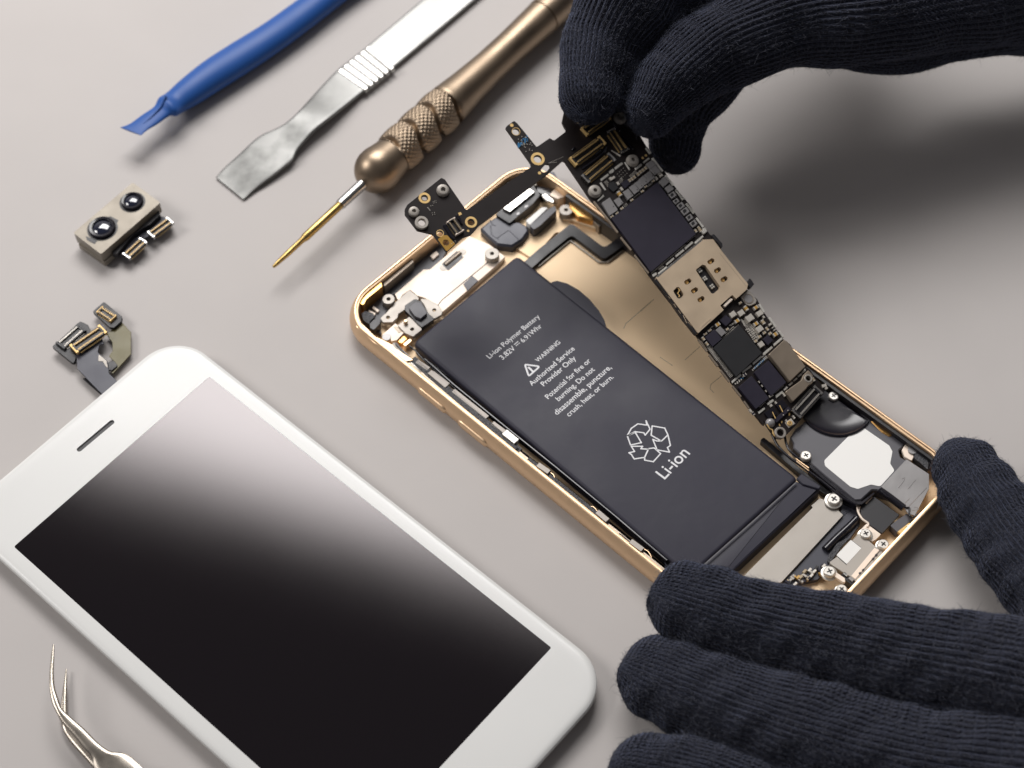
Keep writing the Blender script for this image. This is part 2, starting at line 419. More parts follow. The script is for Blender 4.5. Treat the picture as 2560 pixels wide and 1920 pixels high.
# ------------------------------------------------------------------ metal scraper
t = empty('metal_spudger', AT(*q1('B', 700, 700), 0), 'flat brushed steel scraper with a dull grey blade and ribbed grip', 'scraper')
mb = MB()
loft_edges(mb, 'B', [(97, 1090, 268, 1228, .55, .5), (160, 1025, 340, 1165, .8, .9), (240, 955, 430, 1100, 1.2, 1.2), (330, 870, 520, 1028, 1.6, 1.2), (385, 832, 568, 985, 1.9, 1.2), (440, 808, 598, 925, 2.2, 1.2), (505, 776, 645, 868, 2.6, 1.2),
    (560, 735, 700, 808, 3.0, 1.2), (630, 665, 790, 735, 3.0, 1.2), (730, 555, 900, 648, 2.2, 1.2), (840, 440, 1010, 560, 1.5, 1.2), (945, 355, 1110, 482, 1.3, 1.3),
    (1050, 270, 1205, 405, 1.2, 1.2), (1370, 0, 1540, 127, 1.2, 1.2), (1700, -275, 1875, -155, 1.2, 1.2), (2300, -775, 2480, -655, 1.2, 1.2)], 7, 24, 5)
mb.build('blade', M['blade'], t, 40)
mb = MB()
for k in range(6):
    f0 = k / 6 + .02; f1 = f0 + .115
    L_ = lambda f: (840 + 205 * f, 440 - 166 * f); R_ = lambda f: (1012 + 190 * f, 558 - 150 * f)
    P = [L_(f0), L_(f1), R_(f1), R_(f0)]
    prism(mb, TB, PX(TB, [q1('B', x, y) for x, y in P], 2.45), 1.2, 2.45, (), .25)
mb.build('grip_ribs', M['steel'], t)

# ------------------------------------------------------------------ screwdriver
ZS = 6.1
S0 = AT(*q1('B', 448, 1642), ZS); S1 = AT(*q1('B', 2120, 92), ZS); SD = (S1 - S0).normalized()
sp = lambda x, y: (AT(*q1('B', x, y), ZS) - S0).dot(SD)
t = empty('screwdriver', (*AT(*q1('B', 1070, 1060), 0)[:2], 0), 'bronze precision screwdriver with knurled grip and thin golden bit', 'screwdriver')
a1, a2, a3 = sp(640, 1455), sp(855, 1255), sp(975, 1150)
mb = MB(); lathe_axis(mb, S0, SD, [(.05, 0), (.35, .15), (.5, 1.2), (.72, 5), (.75, a1 - 1.0), (1.05, a1), (1.08, a2 - .4), (.95, a2)], 24)
bit = mb.build('bit', M['bit'], t, 30)
mb = MB()
for a in (0.3, 1.87):
    c = S0 + SD * 3.2; sd = SD.cross(Vector((0, 0, 1))).normalized(); up = sd.cross(SD)
    d = sd * math.cos(a) + up * math.sin(a); e = -sd * math.sin(a) + up * math.cos(a)
    vs = [c + SD * x + d * y + e * z for x, y, z in ((-3.1, -.3, -.12), (-3.1, .3, -.12), (2.4, .9, -.12), (2.4, -.9, -.12), (-3.1, -.3, .12), (-3.1, .3, .12), (2.4, .9, .12), (2.4, -.9, .12))]
    mb.add(vs, [(0, 1, 2, 3), (4, 5, 6, 7), (0, 1, 5, 4), (1, 2, 6, 5), (2, 3, 7, 6), (3, 0, 4, 7)])
mb.build('cross_tip', M['bit'], bit)
mb = MB(); lathe_axis(mb, S0, SD, [(.9, a2 - .1), (1.35, a2), (1.4, a3 - 3), (1.45, a3 + 2)], 32); mb.build('shank', M['steel'], t)
sb = sp(1070, 1062); Rb = 5.95; sj = sp(1185, 960)
mb = MB(); pr = []
for k in range(20):
    a = -math.pi * .44 + k / 19 * (math.pi * .44 + .05); pr.append((Rb * math.cos(a), sb + 1.3 + Rb * 1.02 * math.sin(a)))
pr += [(Rb, sb + 1.8), (5.9, sb + 2.8), (5.65, sb + 4.0), (5.2, sj)]
lathe_axis(mb, S0, SD, [(1.4, pr[0][1] + .05)] + pr, 64); mb.build('ball_collar', M['bronze'], t, 30)
se = sp(1500, 640); nb = 3; bl = (se - sj) / nb
def knurl(a, s):
    # beads divided by slanting grooves, each covered in a diamond cut
    q = (s - sj) / bl; ph = q + .16 * math.sin(2 * a + 1.0); f = ph - math.floor(ph)
    edge = min(1, s - sj + .3, se - s + .3); edge = max(0, edge)
    g = -1.15 * math.exp(-((min(f, 1 - f)) / .075) ** 2) + .55 * math.sin(math.pi * f) ** .7 - .3
    n_ = 30; k = 2 * math.pi / 1.15
    u1 = abs(((a * n_ / (2 * math.pi) * 1.0 + s * .62) % 1) - .5) * 2; u2 = abs(((a * n_ / (2 * math.pi) - s * .62) % 1) - .5) * 2
    kn = .34 * min(u1, u2) if min(f, 1 - f) > .1 else 0
    return (g + kn) * edge
NS = 150
mb = MB(); lathe_axis(mb, S0, SD, [(5.35, sj + (se - sj) * k / NS) for k in range(NS + 1)], 240, knurl); mb.build('knurled_grip', M['bronze'], t, 80)
sm1, sm2, sn, sr = sp(1750, 400), sp(1620, 520), sp(1950, 250), sp(2105, 105)
prof = [(4.6, se - .1), (5.5, se), (5.6, se + .8), (5.45, se + 2), (4.9, sm2), (4.45, sm1), (4.4, sn - 3), (4.6, sn + 4), (4.85, sr - .25), (4.6, sr - .2), (4.6, sr + .2), (4.9, sr + .25), (5.2, sr + 14), (5.4, sr + 26), (5.0, sr + 27), (.01, sr + 27)]
pp = []
for i in range(len(prof) - 1):
    for k in range(4): f = k / 4; pp.append((prof[i][0] * (1 - f) + prof[i + 1][0] * f, prof[i][1] * (1 - f) + prof[i + 1][1] * f))
mb = MB(); lathe_axis(mb, S0, SD, pp + [prof[-1]], 64); mb.build('handle', M['bronze'], t, 30)

# ------------------------------------------------------------------ camera module
t = empty('camera_module', AT(*q1('A', 720, 1370), 0), 'loose dual camera module in a nickel case with two small connectors', 'camera module')
top = PX(TB, Q('A', 450, 1430, 815, 1120, 985, 1245, 620, 1562), 5.6)
mb = MB(); lens_c = [((628, 1400), 3.35), ((812, 1238), 2.8)]
prism(mb, TB, poly_round(top, .5), 2.2, 5.6, [circ(TB.hit(*q1('A', *c), 5.6), r + .25, 32) for c, r in lens_c], 0)
case = mb.build('case', M['camcase'], t)
mb = MB(); prism(mb, TB, poly_round(poly_offset(top if area2(top) > 0 else top[::-1], .5), .4), .3, 4.4, (), .1); mb.build('body', M['black'], t)
slab('case_lip', TB, Q('A', 480, 1500, 500, 1480, 692, 1500, 700, 1560, 640, 1612), .9, 2.6, M['camcase'], t, .3)
for (c, r) in lens_c:
    p = q1('A', *c); cc = TB.hit(*p, 5.9)
    mb = MB(); lathe(mb, TB, cc, [(r, 4.2), (r, 6.2), (r - .25, 6.5), (r * .74, 6.4), (r * .7, 6.1)], 40)
    L_ = mb.build('lens_barrel', M['gloss'], t)
    mb = MB(); lathe(mb, TB, cc, [(r * .72 * math.cos(a * .157), 5.75 + .85 * math.sin(a * .157)) for a in range(0, 10)] + [(.001, 6.6)], 40)
    mb.build('lens', M['lens'], L_)
    mb = MB(); lathe(mb, TB, cc, [(r + .45, 5.2), (r + .45, 5.66), (r + .02, 5.68), (r + .02, 5.2)], 40); mb.build('lens_ring', M['black'], L_)
for nm, pts in (('notch', (672, 1325, 728, 1352, 712, 1382, 672, 1350)), ('notch', (525, 1450, 600, 1478, 580, 1500, 535, 1475))):
    slab(nm, TB, Q('A', *pts), 5.5, 5.64, M['black'], t, .15, .02)
def pins_row(mb, fr, a, b, n, wpin, lpin, h0, h1, side=0.0):
    """n small contacts spread between two plane points"""
    a = Vector(a); b = Vector(b); d = (b - a); L_ = d.length; d.normalize(); nn = Vector((-d.y, d.x)); ang = math.atan2(d.y, d.x)
    for k in range(n):
        c = a + d * L_ * (k + .5) / n + nn * side; bx(mb, fr, c, wpin, lpin, h0, h1, ang, 0)
def connector(fr, parent, p0, p1, width, h0, h1, npin, pin, shell=None, name='connector'):
    """board-to-board connector: dark tray, two rows of contacts, end caps"""
    a = Vector(fr.hit(*p0, h1)); b = Vector(fr.hit(*p1, h1)); d = b - a; L_ = d.length; d.normalize(); n = Vector((-d.y, d.x)); ang = math.atan2(d.y, d.x); c = (a + b) / 2
    mb = MB()
    P = lambda x, y: tuple(c + d * x + n * y)
    ou = [P(-L_ / 2, -width / 2), P(L_ / 2, -width / 2), P(L_ / 2, width / 2), P(-L_ / 2, width / 2)]
    inn = [P(-L_ * .42, -width * .27), P(L_ * .42, -width * .27), P(L_ * .42, width * .27), P(-L_ * .42, width * .27)]
    prism(mb, fr, poly_round(ou, .12), h0, h1, [poly_round(inn, .1)]); prism(mb, fr, inn, h0, h0 + (h1 - h0) * .45)
    ob = mb.build(name, M['black'], parent)
    mb = MB()
    for s in (-1, 1):
        pins_row(mb, fr, P(-L_ * .42, 0), P(L_ * .42, 0), npin, L_ * .84 / npin * .5, width * .17, h0, h1 + .05, s * width * .33)
        pins_row(mb, fr, P(-L_ * .42, 0), P(L_ * .42, 0), npin, L_ * .84 / npin * .45, width * .16, h0, h0 + .15, s * (width * .58))
    mb.build('contacts', M[pin], ob)
    if shell:
        for s in (-1, 1):
            mb = MB(); u = [P(s * L_ * .52, -width * .58), P(s * L_ * .52, width * .58), P(s * L_ * .44, width * .58), P(s * L_ * .44, width * .34), P(s * L_ * .475, width * .34), P(s * L_ * .475, -width * .34), P(s * L_ * .44, -width * .34), P(s * L_ * .44, -width * .58)]
            prism(mb, fr, u, h0, h1 + .08, (), .03); mb.build('end_clip', M[shell], ob)
    return ob
slab('flex_cable', TB, Q('A', 700, 1500, 930, 1310, 1000, 1330, 1060, 1350, 985, 1430, 860, 1470, 760, 1560, 700, 1570), 1.6, 2.0, M['flex'], t, .3)
slab('flex_cable', TB, Q('A', 690, 1490, 970, 1270, 985, 1320, 920, 1380, 880, 1400, 820, 1440, 720, 1560, 690, 1560), 2.0, 3.4, M['black'], t, .3)
for (x0, y0, x1, y1) in ((925, 1440, 1045, 1352), (775, 1572, 880, 1475)):
    slab('flex_pad', TB, Q('A', x0 - 22, y0 - 12, x1 - 22, y1 - 18, x1 + 22, y1 + 10, x0 + 14, y0 + 26), 1.7, 2.3, M['flex'], t, .3)
    connector(TB, t, q1('A', x0, y0), q1('A', x1, y1), 2.1, 2.3, 3.2, 11, 'goldpin', 'steel')

# ------------------------------------------------------------------ display panel
ZP = 4.6
P0, P1, P2 = AT(45.6, 1357, ZP), AT(533, 933, ZP), AT(1369, 1629.5, ZP)
DU = (P1 - P0).normalized(); cS = (P0 + P2) / 2
DF = Frame((cS.x, cS.y, 0), DU, P2 - P1)
sw, sl = abs((P1 - P0).dot(DF.U)), abs((P2 - P1).dot(DF.V))
t = empty('display_panel', (cS.x, cS.y, 0), 'white phone front panel lying face up with a dark reflective screen', 'display panel')
mb = MB()
W_, L_, oV = sw + 8.0, sl + 30.6, -.6
rings = [(1.0, 2.9), (.2, 3.0), (.0, 3.3), (.04, 3.85), (.22, 4.2), (.6, 4.45), (1.1, ZP - .03), (1.7, ZP), (3.2, ZP)]
rstack(mb, DF, (0, oV), W_, L_, 10.2, rings, True, False, 14)
# front face with the screen opening and earpiece slot left open
K = 15; fo = []
a, b, rr = W_ / 2 - 3.2, L_ / 2 - 3.2, 7.0
for q, (sx_, sy_) in enumerate(((1, 1), (-1, 1), (-1, -1), (1, -1))):
    for k in range(K): tt = math.pi / 2 * (q + k / (K - 1)); fo.append((sx_ * (a - rr) + rr * math.cos(tt), sy_ * (b - rr) + rr * math.sin(tt) + oV))
scr = poly_round([(-sw / 2, -sl / 2), (sw / 2, -sl / 2), (sw / 2, sl / 2), (-sw / 2, sl / 2)], .5)
e0, e1 = Vector(DF.hit(*q1('D', 488, 1286), ZP)), Vector(DF.hit(*q1('D', 686, 1120), ZP)); ed = (e1 - e0).normalized(); en = Vector((-ed.y, ed.x)); er = .62
ear = [tuple(e1 + (ed * math.cos(x) + en * math.sin(x)) * er) for x in np.linspace(-1.57, 1.57, 8)] + [tuple(e0 + (ed * math.cos(x) + en * math.sin(x)) * er) for x in np.linspace(1.57, 4.71, 8)]
prism(mb, DF, fo, 3.0, ZP, [scr, ear])
fr_ = mb.build('front_glass', M['white'], t, 20)
mb = MB(); rstack(mb, DF, (0, oV), W_ - 3.2, L_ - 3.6, 8.5, [(0, 0), (0, 2.95)], True, True, 8); mb.build('backing', M['nickel'], t)
mb = MB(); prism(mb, DF, scr, 3.05, ZP - .03); mb.build('screen', M['screen'], t)
mb = MB(); prism(mb, DF, ear, 3.02, ZP - .35); mb.build('earpiece_mesh', M['black'], t)
# ribbon and connectors leaving the top edge
slab('ribbon_cable', TB, Q('D', 640, 960, 735, 880, 670, 820, 660, 740, 600, 690, 612, 640, 640, 640, 625, 605, 585, 560, 440, 670, 470, 720, 475, 790, 560, 880), 2.2, 2.5, M['flex'], t, .5)
slab('ribbon_cable', TB, Q('D', 500, 845, 560, 850, 660, 950, 620, 950), 1.0, 1.3, M['black'], t, .3)
slab('ribbon_cable', TB, Q('D', 740, 495, 805, 565, 805, 700, 690, 825, 672, 770, 700, 745, 668, 712, 692, 680, 690, 630, 655, 580, 690, 545), 1.2, 1.5, M['olive'], t, .3)
slab('cable_head', TB, Q('D', 568, 440, 638, 378, 750, 470, 745, 500, 700, 540, 672, 535), 1.4, 2.4, M['black'], t, .5)
connector(TB, t, q1('D', 612, 425), q1('D', 695, 480), 1.9, 2.4, 3.1, 7, 'goldpin', 'goldpin')
slab('cable_head', TB, Q('D', 318, 655, 492, 498, 540, 520, 560, 560, 470, 700, 455, 765, 400, 720), 1.6, 2.5, M['black'], t, .6)
connector(TB, t, q1('D', 370, 648), q1('D', 500, 535), 2.6, 2.5, 3.2, 18, 'lug', 'black')
slab('cable_head', TB, Q('D', 425, 655, 625, 512, 655, 545, 640, 585, 475, 700), 2.7, 3.1, M['flex'], t, .4)
connector(TB, t, q1('D', 452, 668), q1('D', 632, 545), 2.7, 3.1, 3.9, 26, 'goldpin', 'goldpin')
slab('shield_patch', TB, Q('D', 605, 700, 655, 740, 665, 790, 648, 775, 630, 745, 603, 745), 2.5, 2.62, M['nickel'], t, .2)
slab('cable_head', TB, Q('D', 640, 760, 700, 740, 722, 770, 690, 800, 665, 800), 1.5, 1.9, M['black'], t, .3)

# ------------------------------------------------------------------ tweezers
t = empty('tweezers', AT(*q1('E', 560, 1560), 0), 'curved fine point steel tweezers beside the white panel', 'tweezers')
mb = MB()
loft_edges(mb, 'E', [(325, 900, 334, 902, 7, .3), (313, 980, 333, 982, 7.0, .6), (305, 1080, 330, 1080, 7, 1.0), (305, 1170, 338, 1165, 7, 1.4), (320, 1260, 362, 1240, 7, 1.6), (352, 1330, 385, 1300, 7, 1.6),
    (385, 1392, 440, 1350, 6.9, 1.6), (450, 1465, 525, 1425, 6.8, 1.6), (510, 1540, 610, 1510, 6.6, 1.5), (560, 1600, 690, 1562, 6.4, 1.5), (590, 1680, 790, 1580, 6.2, 1.5),
    (700, 1830, 960, 1740, 6, 1.5), (900, 2050, 1200, 1980, 5.5, 1.5), (1500, 2600, 1760, 2460, 4, 1.5)], 3.0, 18)
mb.build('upper_arm', M['tweezer'], t, 40)
mb = MB()
loft_edges(mb, 'E', [(404, 1050, 411, 1052, 1.0, .3), (394, 1120, 411, 1120, 1.0, .6), (384, 1200, 412, 1200, 1.0, 1.0), (375, 1280, 414, 1290, 1, 1.3), (372, 1350, 420, 1350, 1, 1.4), (390, 1430, 430, 1400, 1, 1.4), (430, 1500, 490, 1450, 1, 1.4),
    (520, 1600, 570, 1560, 1.2, 1.4), (640, 1740, 740, 1680, 1.4, 1.4), (1000, 2130, 1180, 2060, 2, 1.4), (1500, 2600, 1760, 2460, 2.9, 1.4)], 3.0, 18)
mb.build('lower_arm', M['tweezer'], t, 40)
# ------------------------------------------------------------------ phone housing
HU, HV = Vector((.7070, .7072, 0)), Vector((.7070, -.7072, 0))
HC = Vector((29.65, 216.65, 0)); HW, HL = 67.9, 137.2
HF = Frame(HC, HU, HV)
t = house = empty('phone_housing', HC, 'open golden phone housing lying on its back with the battery showing', 'phone housing')
mb = MB()
prof = [(3.6, 0), (2.2, .12), (1.1, .75), (.3, 2.0), (0, 3.5), (.28, 4.9), (.8, 5.9), (1.15, 6.5), (1.3, 6.85), (1.55, 7.0), (1.8, 7.0), (1.9, 6.6), (2.3, 6.5), (2.4, 6.2), (2.5, .9), (3.6, .7)]
rstack(mb, HF, (0, 0), HW, HL, 10.5, prof, False, False, 16)
mb.build('frame', M['gold'], t, 25)
mb = MB(); rstack(mb, HF, (0, 0), HW - 5.1, HL - 5.1, 8, [(0, .05), (0, .95)], True, True, 10)
mb.build('back_plate', M['goldin'], t)
hs = lambda name, reg, xy, h0, h1, m, r=.3, bev=.06, holes=(), par=None: slab(name, TB, Q(reg, *xy), h0, h1, M[m], par or t, r, bev, holes)
# side buttons
def side_button(p0, p1):
    v0 = HF.hit(*p0, 3.4)[1]; v1 = HF.hit(*p1, 3.4)[1]; vc = (v0 + v1) / 2; L_ = abs(v1 - v0)
    mb = MB(); path = [HF.w(-HW / 2 + .55, vc - L_ / 2 + L_ * k / 12, 3.4) for k in range(13)]
    sweep(mb, path, lambda i, q: ell(.95 * math.sqrt(max(.05, 1 - (2 * q - 1) ** 10)), 1.25 * math.sqrt(max(.05, 1 - (2 * q - 1) ** 10)), 14, 3)); mb.build('side_button', M['gold'], t, 50)
side_button(q1('H', 500, 145), q1('H', 685, 300)); side_button(q1('H', 745, 345), q1('H', 938, 508))
# --- top left corner interior
hs('antenna_plate', 'h', (190, 880, 430, 650, 830, 300, 1150, 20, 1320, 130, 1250, 260, 1080, 410, 960, 410, 590, 745, 470, 820, 500, 960, 400, 1100, 390, 1240, 420, 1310, 330, 1270, 230, 1150, 215, 1010), .95, 2.2, 'slate', .4)
hs('shield_plate', 'h', (590, 745, 985, 405, 1075, 405, 1440, 95, 1620, -60, 1900, 60, 2120, 230, 1990, 360, 1250, 1000, 1190, 900, 1000, 800, 900, 770, 800, 690, 700, 760, 640, 850), .95, 2.5, 'cream', .35, .1)
mb = MB(); strip(mb, TB, Q('h', 1190, 900, 1240, 830, 1680, 470, 1900, 290), .28, 2.45, 2.56); mb.build('plate_seam', M['black'], t)
mb = MB(); strip(mb, TB, Q('h', 585, 745, 640, 690, 980, 405), .35, 2.35, 2.54); mb.build('plate_seam', M['black'], t)
hs('plate_window', 'h', (1240, 330, 1450, 150, 1545, 235, 1330, 425), 2.3, 2.56, 'black', .1, .02)
tube('roller', [AT(*q1('h', 1290, 350), 2.4), AT(*q1('h', 1500, 180), 2.4)], .62, M['frame'], t)
for c in ((1265, 385, .95), (1525, 165, .95)):
    disc('dimple', TB, q1('h', c[0], c[1]), c[2], 2.4, 2.54, M['nickel'], t, .04)
hs('rim_clip', 'h', (435, 560, 820, 215, 855, 300, 440, 650), 2.2, 5.2, 'frame', .25)
hs('clip_slot', 'h', (515, 490, 548, 460, 545, 480, 520, 505), 5.1, 5.25, 'black', .05, .01); hs('clip_slot', 'h', (708, 330, 742, 298, 738, 320, 712, 345), 5.1, 5.25, 'black', .05, .01)
hs('rim_block', 'h', (60, 860, 120, 720, 400, 560, 420, 640, 200, 820, 160, 900), .95, 6.0, 'orange', .3)
hs('rim_block', 'h', (35, 900, 60, 1080, 320, 1330, 560, 1450, 600, 1500, 860, 1659, 720, 1680, 300, 1420, 60, 1200), 1.0, 6.3, 'gold', .3)
for xy in ((1080, 215, 1165, 150, 1205, 190, 1118, 268), (300, 912, 380, 970, 352, 1000, 275, 935), (220, 960, 330, 1010, 310, 1045, 225, 985)):
    hs('locating_tab', 'h', xy, 2.1, 2.9, 'cream', .2)
hs('conductive_pad', 'h', (540 + 1000, 605, 1665, 492, 1745, 560, 1600, 702), 2.5, 2.8, 'slate', .15)
ringo('standoff', TB, q1('h', 1935, 185), 1.75, .5, 1, 4.3, M['nickel'], t); ringo('standoff', TB, q1('h', 505, 815), 1.5, .5, 1, 4.0, M['nickel'], t)
hs('bracket', 'h', (590, 870, 790, 690, 905, 775, 935, 830, 860, 820, 735, 905, 730, 960, 640, 1020, 630, 1070, 560, 1135, 430, 1140, 390, 1080, 480, 1000), 2.2, 3.1, 'nickel', .3, .05, [(q1('h', 497, 1068), .5)])
hs('bracket', 'h', (935, 810, 1060, 820, 1190, 900, 1250, 985, 1240, 1030, 1135, 1090, 1050, 1010, 1000, 900), 2.5, 3.3, 'nickel', .3, .05, [(q1('h', 1138, 968), .5)])
hs('bracket', 'h', (630, 1180, 790, 1060, 950, 1185, 965, 1240, 845, 1335, 740, 1290), 2.3, 3.5, 'nickel', .3, .05, [(q1('h', 832, 1232), .5)])
mb = MB(); lathe(mb, TB, TB.hit(*q1('h', 740, 1115), 4.6), [(.5, 2.5), (.5, 4.4), (.35, 4.6), (.001, 4.6)], 16); mb.build('locating_pin', M['gold'], t)
hs('switch_block', 'h', (730, 905, 860, 815, 960, 850, 1045, 1000, 1135, 1095, 965, 1210, 880, 1130, 810, 1050, 730, 970), 2.4, 3.9, 'black', .25)
hs('switch_key', 'h', (782, 935, 880, 855, 955, 870, 1038, 1010, 950, 1085, 868, 1050), 3.9, 4.8, 'slate', .25)
hs('contact_plate', 'h', (410, 1315, 600, 1150, 735, 1262, 620, 1385, 545, 1400, 520, 1330), 2.2, 3.0, 'cream', .2)
disc('felt_dot', TB, q1('h', 478, 1338), 1.05, 3.0, 3.15, M['tape'], t); hs('contact_window', 'h', (570, 1200, 622, 1190, 702, 1262, 650, 1292), 2.95, 3.05, 'frame', .08, .01)
hs('foam_pad', 'h', (125, 1020, 180, 980, 290, 1010, 320, 1060, 250, 1120, 240, 1170, 160, 1110), 2.2, 4.6, 'foam', .3)
hs('side_switch', 'h', (240, 1160, 310, 1090, 390, 1110, 385, 1160, 300, 1245, 250, 1215), 2.2, 4.4, 'black', .3)
hs('spring_contact', 'h', (620, 1400, 760, 1290, 800, 1330, 690, 1430), .95, 2.4, 'orange', .1); hs('spring_contact', 'h', (700, 1440, 800, 1360, 830, 1390, 740, 1470), .95, 3.2, 'gold', .2)
# --- left wall hardware: cable with metal springs, woven tape
def wall_run(reg, xy, w, h0, h1, m, name, r=.12):
    mb = MB(); strip(mb, TB, Q(reg, *xy), w, h0, h1, r); return mb.build(name, M[m], t)
wall_run('h', (560, 1430, 640, 1500, 860, 1700), 1.1, 2.5, 5.5, 'clipm', 'button_bracket')
wall_run('F', (385, 1400, 450, 1480, 560, 1570, 700, 1690), .5, 4.4, 5.9, 'black', 'button_cable')
wall_run('F', (400, 1440, 450, 1500), 1.2, 4.0, 5.7, 'clipm', 'button_spring'); wall_run('F', (480, 1520, 570, 1600), 1.1, 4.0, 5.9, 'solder', 'button_spring')
wall_run('F', (620, 1600, 740, 1700), 1.3, 4.2, 6.2, 'clipm', 'button_spring')
wall_run('H', (445, -10, 560, 95, 700, 215, 900, 385, 1000, 470, 1105, 560), 1.7, 4.2, 6.0, 'foam', 'woven_tape')
for xy in ((470, 5, 545, 55), (565, 75, 665, 152), (695, 185, 905, 352), (935, 385, 1010, 440)):
    wall_run('H', xy, 1.15, 4.9, 6.0, 'clipm', 'button_bracket')
wall_run('H', (1010, 440, 1085, 500), 1.6, 4.9, 6.6, 'solder', 'button_spring'); wall_run('H', (1010, 490, 1085, 545), .9, 4.9, 6.4, 'foam', 'woven_tape')
wall_run('H', (1155, 605, 1330, 745, 1530, 905, 1650, 1000), 1.0, 4.6, 6.2, 'foam', 'woven_tape')
wall_run('H', (1215, 640, 1285, 688), 1.2, 5.2, 6.8, 'clipm', 'spring_clip'); wall_run('H', (1580, 930, 1645, 985), 1.2, 5.2, 6.8, 'clipm', 'spring_clip'); wall_run('H', (1785, 1110, 1860, 1165), 1.2, 5.2, 6.8, 'clipm', 'spring_clip')
wall_run('H', (1710, 1070, 1850, 1180), .9, 4.6, 6.1, 'foam', 'woven_tape')
for xy in (((1288, 690), (1310, 705), (1325, 740)), ((1535, 900), (1560, 905), (1580, 930)), ((1865, 1160), (1895, 1180), (1915, 1215))):
    tube('spring_wire', [AT(*q1('H', *p), 5.8) for p in xy], .14, M['gold'], t, 6)
wall_run('H', (520, -10, 700, 150, 1000, 395, 1330, 660, 1700, 965, 2010, 1230), .35, 3.0, 4.9, 'gloss', 'battery_wall')
mb = MB(); prism(mb, HF, [(-HW / 2 + 2.5, -46), (-HW / 2 + 3.0, -46), (-HW / 2 + 3.0, 62), (-HW / 2 + 2.5, 62)], .95, 5.9); mb.build('wall_dark_strip', M['brown'], t)  # brown strip added to darken the lit wall in the battery gap
mb = MB(); prism(mb, HF, [(HW / 2 - 3.3, -52), (HW / 2 - 2.5, -52), (HW / 2 - 2.5, 60), (HW / 2 - 3.3, 60)], .95, 5.8); mb.build('wall_dark_strip', M['black'], t)
mb = MB(); prism(mb, HF, [(-HW / 2 + 3.0, -46), (-HW / 2 + 5.5, -46), (-HW / 2 + 5.5, 62), (-HW / 2 + 3.0, 62)], .95, 1.25); mb.build('gap_shade_strip', M['black'], t)  # black strip standing in for shade at the bottom of the gap
# --- top right interior
hs('camera_bay', 'F', (1000, 590, 1120, 480, 1300, 560, 1480, 500, 1640, 600, 1600, 640, 1490, 640, 1330, 820, 1190, 730, 1100, 700), .95, 1.6, 'goldin', .4)
hs('earpiece_bracket', 'a', (1060, 945, 1150, 850, 1265, 755, 1370, 760, 1350, 790, 1125, 970), 1, 5.0, 'silver', .25, .2)
hs('sensor_bracket', 'a', (1150, 880, 1230, 760, 1440, 680, 1460, 720, 1240, 800), .95, 3.4, 'black', .25)
mb = hs('speaker_module', 'a', (1150, 1180, 1215, 1080, 1560, 850, 1640, 960, 1560, 1060, 1300, 1275), .95, 4.2, 'black', .3)
hs('speaker_cover', 'a', (1222, 1108, 1512, 880, 1582, 925, 1305, 1150), 4.2, 5.0, 'silver', .15, .15)
for xy in ((1470, 1080, 1510, 1070, 1495, 1095, 1465, 1105), (1380, 1160, 1415, 1150, 1405, 1175, 1375, 1185)): hs('vent', 'a', xy, 4.15, 4.26, 'tape', .1, .01)
hs('flex_fold', 'a', (970, 1330, 1060, 1255, 1160, 1190, 1290, 1270, 1400, 1250, 1495, 1300, 1515, 1360, 1450, 1450, 1330, 1530, 1160, 1510, 1050, 1415), .95, 3.4, 'flex', .8, .5)
mb = MB()
for xy in ((1085, 1240, 1110, 1290, 1150, 1300), (1170, 1430, 1290, 1350, 1410, 1460), (1090, 1300, 1100, 1400, 1180, 1450)): sweep(mb, [AT(*q1('a', xy[i], xy[i + 1]), 3.42) for i in (0, 2, 4)], lambda i, q: ell(.16, .1, 6))
mb.build('flex_crease', M['flex'], t)
hs('mic_module', 'a', (1480, 1245, 1660, 1095, 1730, 1100, 1525, 1295), .95, 4.4, 'paper', .3); hs('mic_foam', 'a', (1522, 1300, 1740, 1110, 1800, 1080, 1820, 1130, 1640, 1300, 1570, 1345), .95, 4.6, 'slate', .3)
for k, xy in enumerate(((1600, 760, 1700, 690, 1790, 700, 1840, 790, 1760, 850, 1650, 820), (1590, 830, 1640, 860, 1760, 880, 1800, 960, 1700, 980, 1600, 930), (1640, 960, 1700, 940, 1790, 1010, 1800, 1060, 1720, 1030), (1540, 830, 1590, 810, 1610, 850, 1560, 870))):
    hs('flex_fold', 'a', xy, .95, 3.2 + .3 * k, ('flex', 'gloss', 'silver', 'nickel')[k], .3, .25)
hs('corner_bracket', 'a', (1740, 960, 1830, 860, 1900, 890, 1925, 930, 1900, 985, 1830, 1005), .95, 3.8, 'cream', .4, .1, [(q1('a', 1868, 895), .75)])
hs('corner_block', 'a', (1960, 920, 2080, 960, 2300, 1130, 2330, 1220, 2200, 1240, 2060, 1200, 1960, 1090), .95, 4.4, 'orange', .5, .3)
hs('corner_block', 'a', (1840, 1180, 1930, 1060, 2040, 1190, 2190, 1240, 2310, 1290, 2250, 1330, 2000, 1240, 1900, 1230), .95, 2.4, 'goldin', .4, .2)
ringo('standoff', TB, q1('a', 1925, 1125), 1.7, .5, .95, 4.0, M['nickel'], t)
hs('torn_foam', 'F', (1730, 540, 1770, 500, 1830, 530, 1850, 560, 1790, 600), 1, 4, 'frame', .2)
mb = MB(); strip(mb, TB, Q('F', 1280, 880, 1400, 775, 1600, 615, 1825, 785, 1960, 690), 2.7, .95, 2.3, 1.2)
mb.build('rubber_gasket', M['black'], t)
mb = MB(); strip(mb, TB, Q('F', 1372, 872, 1592, 692, 1790, 842, 1850, 842, 1950, 765), .3, .95, 1.5, .3); mb.build('gasket_highlight', M['nickel'], t)  # bright strip painted as the highlight along the gasket's inner edge
